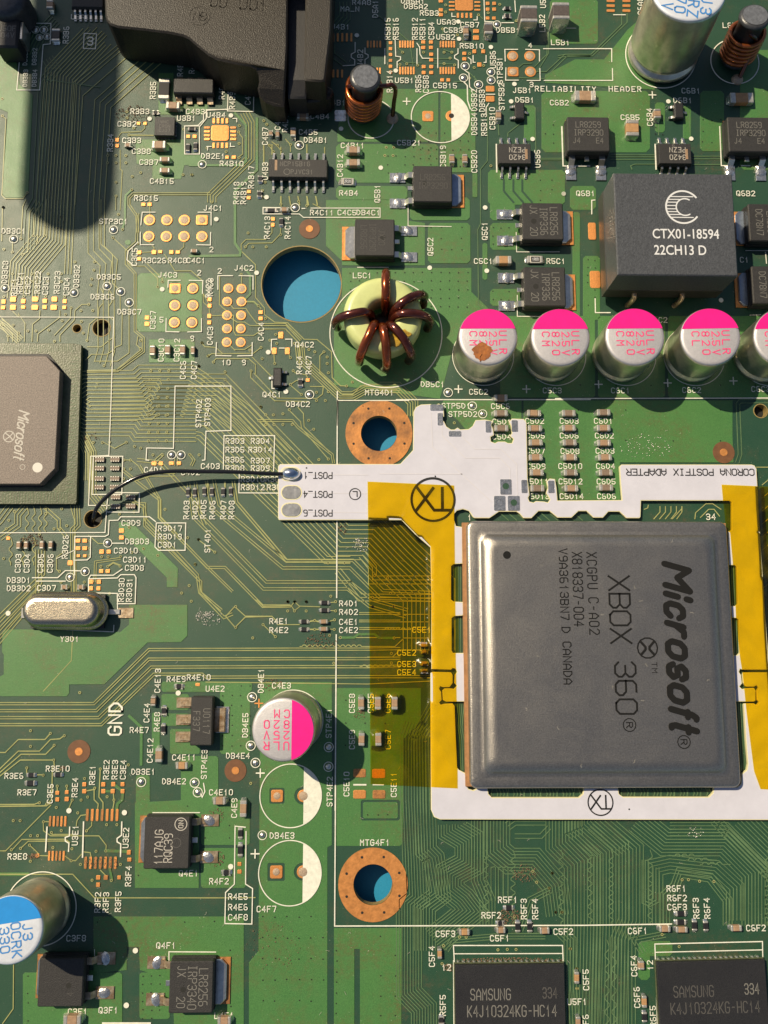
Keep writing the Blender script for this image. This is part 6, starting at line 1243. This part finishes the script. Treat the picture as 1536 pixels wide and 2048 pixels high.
def logo(x, y, r_, sw_):
    a = at(x, y); k = r_ / 44.0 * u; mb = MB().ribbon(circ(a[0], a[1], r_ * u, 48), sw_ * u, zi, True)
    s = sw_ * 1.25 * u
    mb.ribbon([(a[0] - 33 * k, a[1] + 25 * k), (a[0] + 2 * k, a[1] - 22 * k), (a[0] + 36 * k, a[1] - 22 * k)], s, zi + .0006); mb.ribbon([(a[0] + 0 * k, a[1] + 23 * k), (a[0] - 34 * k, a[1] - 22 * k)], s, zi + .0012); mb.ribbon([(a[0] + 19 * k, a[1] + 23 * k), (a[0] + 19 * k, a[1] - 18 * k)], s, zi + .0018)
    mb.build('printed_logo', 'black_ink', ad)
logo(866, 999, 42.5, 4.6); logo(*K('q', 310, 1480), 23.5, 2.4)
a = at(*K('j', 1207, 688)); MB().ribbon(circ(*a, 11 * u, 32), 1.8 * u, zi, True).ribbon([(a[0] - 4 * u, a[1] + 5 * u), (a[0] + 4 * u, a[1] + 5 * u), (a[0] + 4 * u, a[1] - 5 * u)], 1.9 * u, zi + .0006).build('printed_logo', 'black_ink', ad)
for g, x, y in (('q', 520, 1530), ('k', 404, 558), ('j', 852, 497)):
    a = at(*K(g, x, y)); MB().disc(*a, .016, zi, 10).build('printed_dot', 'black_ink', ad)

# ---------------------------------------------------------------- amber tape
def inpoly(x, y, pl):
    r_ = False; j = len(pl) - 1
    for i in range(len(pl)):
        if (pl[i][1] > y) != (pl[j][1] > y) and x < (pl[j][0] - pl[i][0]) * (y - pl[i][1]) / (pl[j][1] - pl[i][1]) + pl[i][0]: r_ = not r_
        j = i
    return r_
AREA = [(700, 928), (1514, 928), (1517, 975), (1531, 1220), (1540, 1345), (1560, 1660), (862, 1660), (862, 1096), (804, 1040), (700, 1040)]
BUMPS = [(752, 1406, 9, 14), (790, 1406, 9, 14), (753, 1479, 9, 14), (847, 1291, 9, 6), (848, 1303, 9, 6), (849, 1327, 9, 6), (848, 1341, 9, 6)]
def th(x, y):
    if inpoly(x, y, AREA): return ZA + .014
    for bx, by, bw, bh in BUMPS:
        if abs(x - bx) < bw and abs(y - by) < bh: return .10
    return .028
def tape(label, left, right, y0, y1, step=5):
    def at_(tab, y):
        for (ya, xa), (yb, xb) in zip(tab, tab[1:]):
            if ya <= y <= yb: return xa + (xb - xa) * (y - ya) / (yb - ya)
        return tab[-1][1]
    ny = int((y1 - y0) / step); xa = max(at_(right, y0 + (y1 - y0) * j / ny) - at_(left, y0 + (y1 - y0) * j / ny) for j in range(ny + 1)); nx = int(xa / step)
    vs = []
    for j in range(ny + 1):
        y = y0 + (y1 - y0) * j / ny; l_, r_ = at_(left, y), at_(right, y)
        for i in range(nx + 1):
            x = l_ + (r_ - l_) * i / nx
            yy = y + (x - l_) * .045 * (1 - j / ny) + (x - l_) * .05 * (j / ny)
            z = sum(th(x + dx, yy + dy) for dx in (-5, 0, 5) for dy in (-5, 0, 5)) / 9 + .002 * sin(x * .071 + y * .03 + 2 * sin(y * .013)) * sin(y * .047 + sin(x * .05))
            z = max(z, th(x, yy) * .99)
            vs.append((*P(x, yy, z), z))
    m = nx + 1
    mb = MB().add(vs, [(j * m + i, (j + 1) * m + i, (j + 1) * m + i + 1, j * m + i + 1) for j in range(ny) for i in range(nx)], True)
    o = mb.build('tape_strip', 'kapton'); tag(o, label, 'tape', 'strips of amber tape'); return o
tape('amber see-through tape strip left of the processor, half of it over bare green board', [(963, 735), (1300, 739), (1568, 741)], [(963, 908), (1300, 911), (1450, 914), (1568, 915)], 963, 1568)
tape('amber tape strip along the right edge of the adapter, right of the processor', [(969, 1443), (1001, 1446), (1058, 1452), (1064, 1460), (1130, 1466), (1212, 1471), (1235, 1472), (1315, 1480), (1345, 1485), (1424, 1493), (1542, 1508), (1578, 1521)], [(969, 1600), (1578, 1600)], 969, 1578)

# ---------------------------------------------------------------- crystal can
H = .46; c = P(120, 1221, H); u = S(120, 1221, H)
o = thing('crystal_oscillator', 'oblong gold-grey metal crystal can lying above the print Y3D1', 'crystal', (c[0], c[1], .01))
W_, H_ = 156 * u, 64 * u
def stad(mb, prof):
    m = 40
    rings = []
    for ins, z in prof:
        r_ = H_ / 2 - ins; hx = W_ / 2 - H_ / 2
        rings += [((hx if cos(t) > 0 else -hx) + r_ * cos(t), r_ * sin(t), z) for t in [(-pi / 2 + .001 + i * 2 * pi / m) for i in range(m)]]
    k = len(prof)
    mb.add(rings, [(j * m + i, j * m + (i + 1) % m, (j + 1) * m + (i + 1) % m, (j + 1) * m + i) for j in range(k - 1) for i in range(m)], True)
    mb.add(rings[-m:], [tuple(range(m))], True); return mb
stad(MB(), [(-.07, .06), (-.07, .10), (-.02, .12), (0, .15), (0, H - .12), (.015, H - .06), (.05, H - .018), (.10, H - .001), (.14, H)]).build('metal_can', 'crystal_can', o)
MB().box(.02, -.01, W_ * .96, H_ * .98 + .06, .0, .07).build('base_plate', 'plastic', o)
for x, m__ in ((-80, 'lead'), (119, 'lead_dirty')):
    MB().box(x * u, -.04, .30, .20, 0, .018, .003).build('solder_pad', m__, o)
MB().box(92 * u, -.02, .30, .10, .02, .05, .008).build('leg', 'lead', o)

# ---------------------------------------------------------------- black jumper wire
wp = [(186, 1044, -.14), (187, 1036, .06), (194, 1015, .18), (215, 992, .27), (245, 970, .33), (285, 951, .36), (335, 943, .35), (400, 943, .28), (470, 944, .26), (530, 947, .20), (560, 948, .17), (578, 948, .155)]
o = MB().tube(smooth([(*P(x, y, z), z) for x, y, z in wp], 8), .041, 10).build('jumper_wire', 'wire')
tag(o, 'thin black insulated wire from a hole beside the graphics chip to the topmost adapter pad', 'wire')

# ---------------------------------------------------------------- black connector at the top edge
o = thing('edge_connector', 'large black plastic connector with raised lettering at the top edge', 'connector', (*P(450, 60), 0)); ox, oy = o.location.x, o.location.y
def zprism(pts, z0=.03):
    w_ = [(P(x, y, z)[0] - ox, P(x, y, z)[1] - oy, z) for x, y, z in pts]; n = len(w_)
    if sum(w_[i][0] * w_[(i + 1) % n][1] - w_[(i + 1) % n][0] * w_[i][1] for i in range(n)) < 0: w_ = w_[::-1]
    ins = inset([(a, b) for a, b, _ in w_], .035)
    mb = MB(); mid = [(a, b, z - .03) for a, b, z in w_]; top = [(a, b, w_[i][2]) for i, (a, b) in enumerate(ins)]
    low = [(a, b, z0) for a, b, _ in w_]
    for q, s_ in (((low, mid), False), ((mid, top), True)):
        mb.add(q[0] + q[1], [(i, (i + 1) % n, n + (i + 1) % n, n + i) for i in range(n)], s_)
    for t in tessellate_polygon([[Vector((a, b, 0)) for a, b, _ in top]]):
        a, b, c_ = (top[i] for i in t)
        if (b[0] - a[0]) * (c_[1] - a[1]) - (c_[0] - a[0]) * (b[1] - a[1]) < 0: t = (t[0], t[2], t[1])
        mb.add([top[i] for i in t], [(0, 1, 2)])
    return mb
zc_ = 1.05
zprism([(200, -300, zc_), (209, 0, zc_), (210, 30, zc_), (213, 41, zc_), (221, 49, zc_), (236, 54, zc_), (265, 57, zc_), (301, 61, zc_), (340, 66, zc_), (365, 71, zc_), (378, 77, zc_), (400, 96, zc_), (416, 109, zc_), (432, 118, zc_), (470, 127, zc_), (500, 132, zc_), (512, 138, .98), (517, 148, .92), (518, 162, .85), (515, 176, .78), (518, 190, .70), (530, 203, .63), (548, 211, .60), (568, 213, .60), (570, 180, .80), (572, 140, 1.0), (574, 100, zc_), (580, -300, zc_)]).build('housing', 'hard_black', o)
a, b = P(486, -130); MB().box(a - ox, b - oy, 2.95, 3.3, .1, 2.4, .08).build('shade_block', 'hard_black', o)  # added unseen block, sized for the shadow right of the connector
zprism([(573, -300, .80), (574, 160, .80), (576, 196, .66), (612, 196, .66), (614, 160, .80), (620, -300, .80)]).build('slot_floor', 'plastic', o)
zprism([(616, -300, 1.12), (608, 150, 1.12), (610, 160, 1.12), (642, 163, 1.12), (650, 161, 1.12), (662, 60, 1.12), (672, -300, 1.12)]).build('key_rib', 'hard_black', o)
zprism([(578, 165, .55), (580, 205, .5), (634, 203, .5), (660, 196, .5), (668, 186, .5), (664, 176, .55), (650, 168, .6)]).build('foot', 'hard_black', o)
a = P(640, 186, .55); MB().box(a[0] - ox, a[1] - oy, .12, .20, .3, .57, .02).build('latch', 'lead_dirty', o)
def emb(t, x, y, hh, rot): a = P(x, y, zc_); strokes(MB(), t, a[0] - ox, a[1] - oy, zc_ + .010, hh, rot, adv=hh * .86, wd=hh * .62, sw=.035).build('raised_lettering', 'hard_black', o)
emb('00', 436, 3, .22, -6); emb('001', 505, 8, .24, -4); emb('NB', 399, 31, .17, -4)
a = P(399, 31, zc_); MB().ribbon(circ(a[0] - ox, a[1] - oy, .21, 32), .022, zc_ + .006, True, thick=.02).build('raised_ring', 'hard_black', o)

# ---------------------------------------------------------------- black cube with metal flank and dark dome, top left corner
c = P(14, 66, .5); o = thing('coil_block', 'small dark square component with one bright metal flank at the left edge', 'inductor', (c[0], c[1], .01))
MB().box(0, 0, .46, .66, .02, .5, .04).build('body', 'plastic', o); MB().box(.26, .12, .06, .4, .02, .42, .01).build('metal_flank', 'lead', o)
strokes(MB(), 'U50F', 0, .1, .502, .11, 0, adv=.1).build('printed_text', 'laser', o); strokes(MB(), '04V', .02, -.06, .502, .11, 0, adv=.1).build('printed_text', 'laser', o)
c = P(8, -8, .7); o = thing('dark_capacitor', 'dark round component with a domed top in the top left corner', 'capacitor', (c[0], c[1], .01))
MB().lathe([(.42, .0), (.44, .05), (.44, .55), (.40, .66), (.3, .7), (.001, .71)], 32).build('dome_body', 'ferrite', o)

# ---------------------------------------------------------------- an added bar on a post, out of view, shading the upper left corner
tx, ty = P(157, 478); h = 14.0; Lb = 9.0; bx, by = tx - .75 * h, ty + .55 * h + Lb / 2
o = thing('shade_stand', 'added black bar on a post, out of view, casting the soft shadow at upper left', 'shadow caster', (bx, by + Lb / 2 - .6, -.52))
MB().prism(rrect(0, -Lb / 2 + .6, 1.78, Lb, .85, 8), h, h + .35, .04, bottom=True).build('shade_bar', 'choke_side', o)
MB().tube([(0, 0, .1), (0, 0, h + .1)], .22, 14).build('post', 'choke_side', o)
MB().prism(circ(0, 0, 2.2, 40), 0, .3, .05).build('stand_base', 'choke_side', o)

# ---------------------------------------------------------------- dust fibres lying about
mb = MB()
for k in range(150):
    px, py = 20 + R() * 1500, 20 + R() * 2010
    if 860 < px and 930 < py < 1640 and R() < .75: continue
    a, b = P(px, py); t = R() * 6.28; pts = []
    for i in range(6): a += .014 * cos(t); b += .014 * sin(t); t += (R() - .5) * 1.6; pts.append((a, b))
    mb.ribbon(pts, .0042, .021 + (k % 5) * .0004)
o = mb.build('dust_fibres', 'dust', board); o['kind'] = 'stuff'
mb = MB(); pr = bpy.data.objects['processor']
for k in range(16):
    a, b = (R() - .5) * 4.6, (R() - .5) * 4.6; t = R() * 6.28; pts = []
    for i in range(6): a += .014 * cos(t); b += .014 * sin(t); t += (R() - .5) * 1.6; pts.append((a, b))
    mb.ribbon(pts, .005, zz + .003)
o = mb.build('dust_fibres', 'dust', pr); o['kind'] = 'stuff'
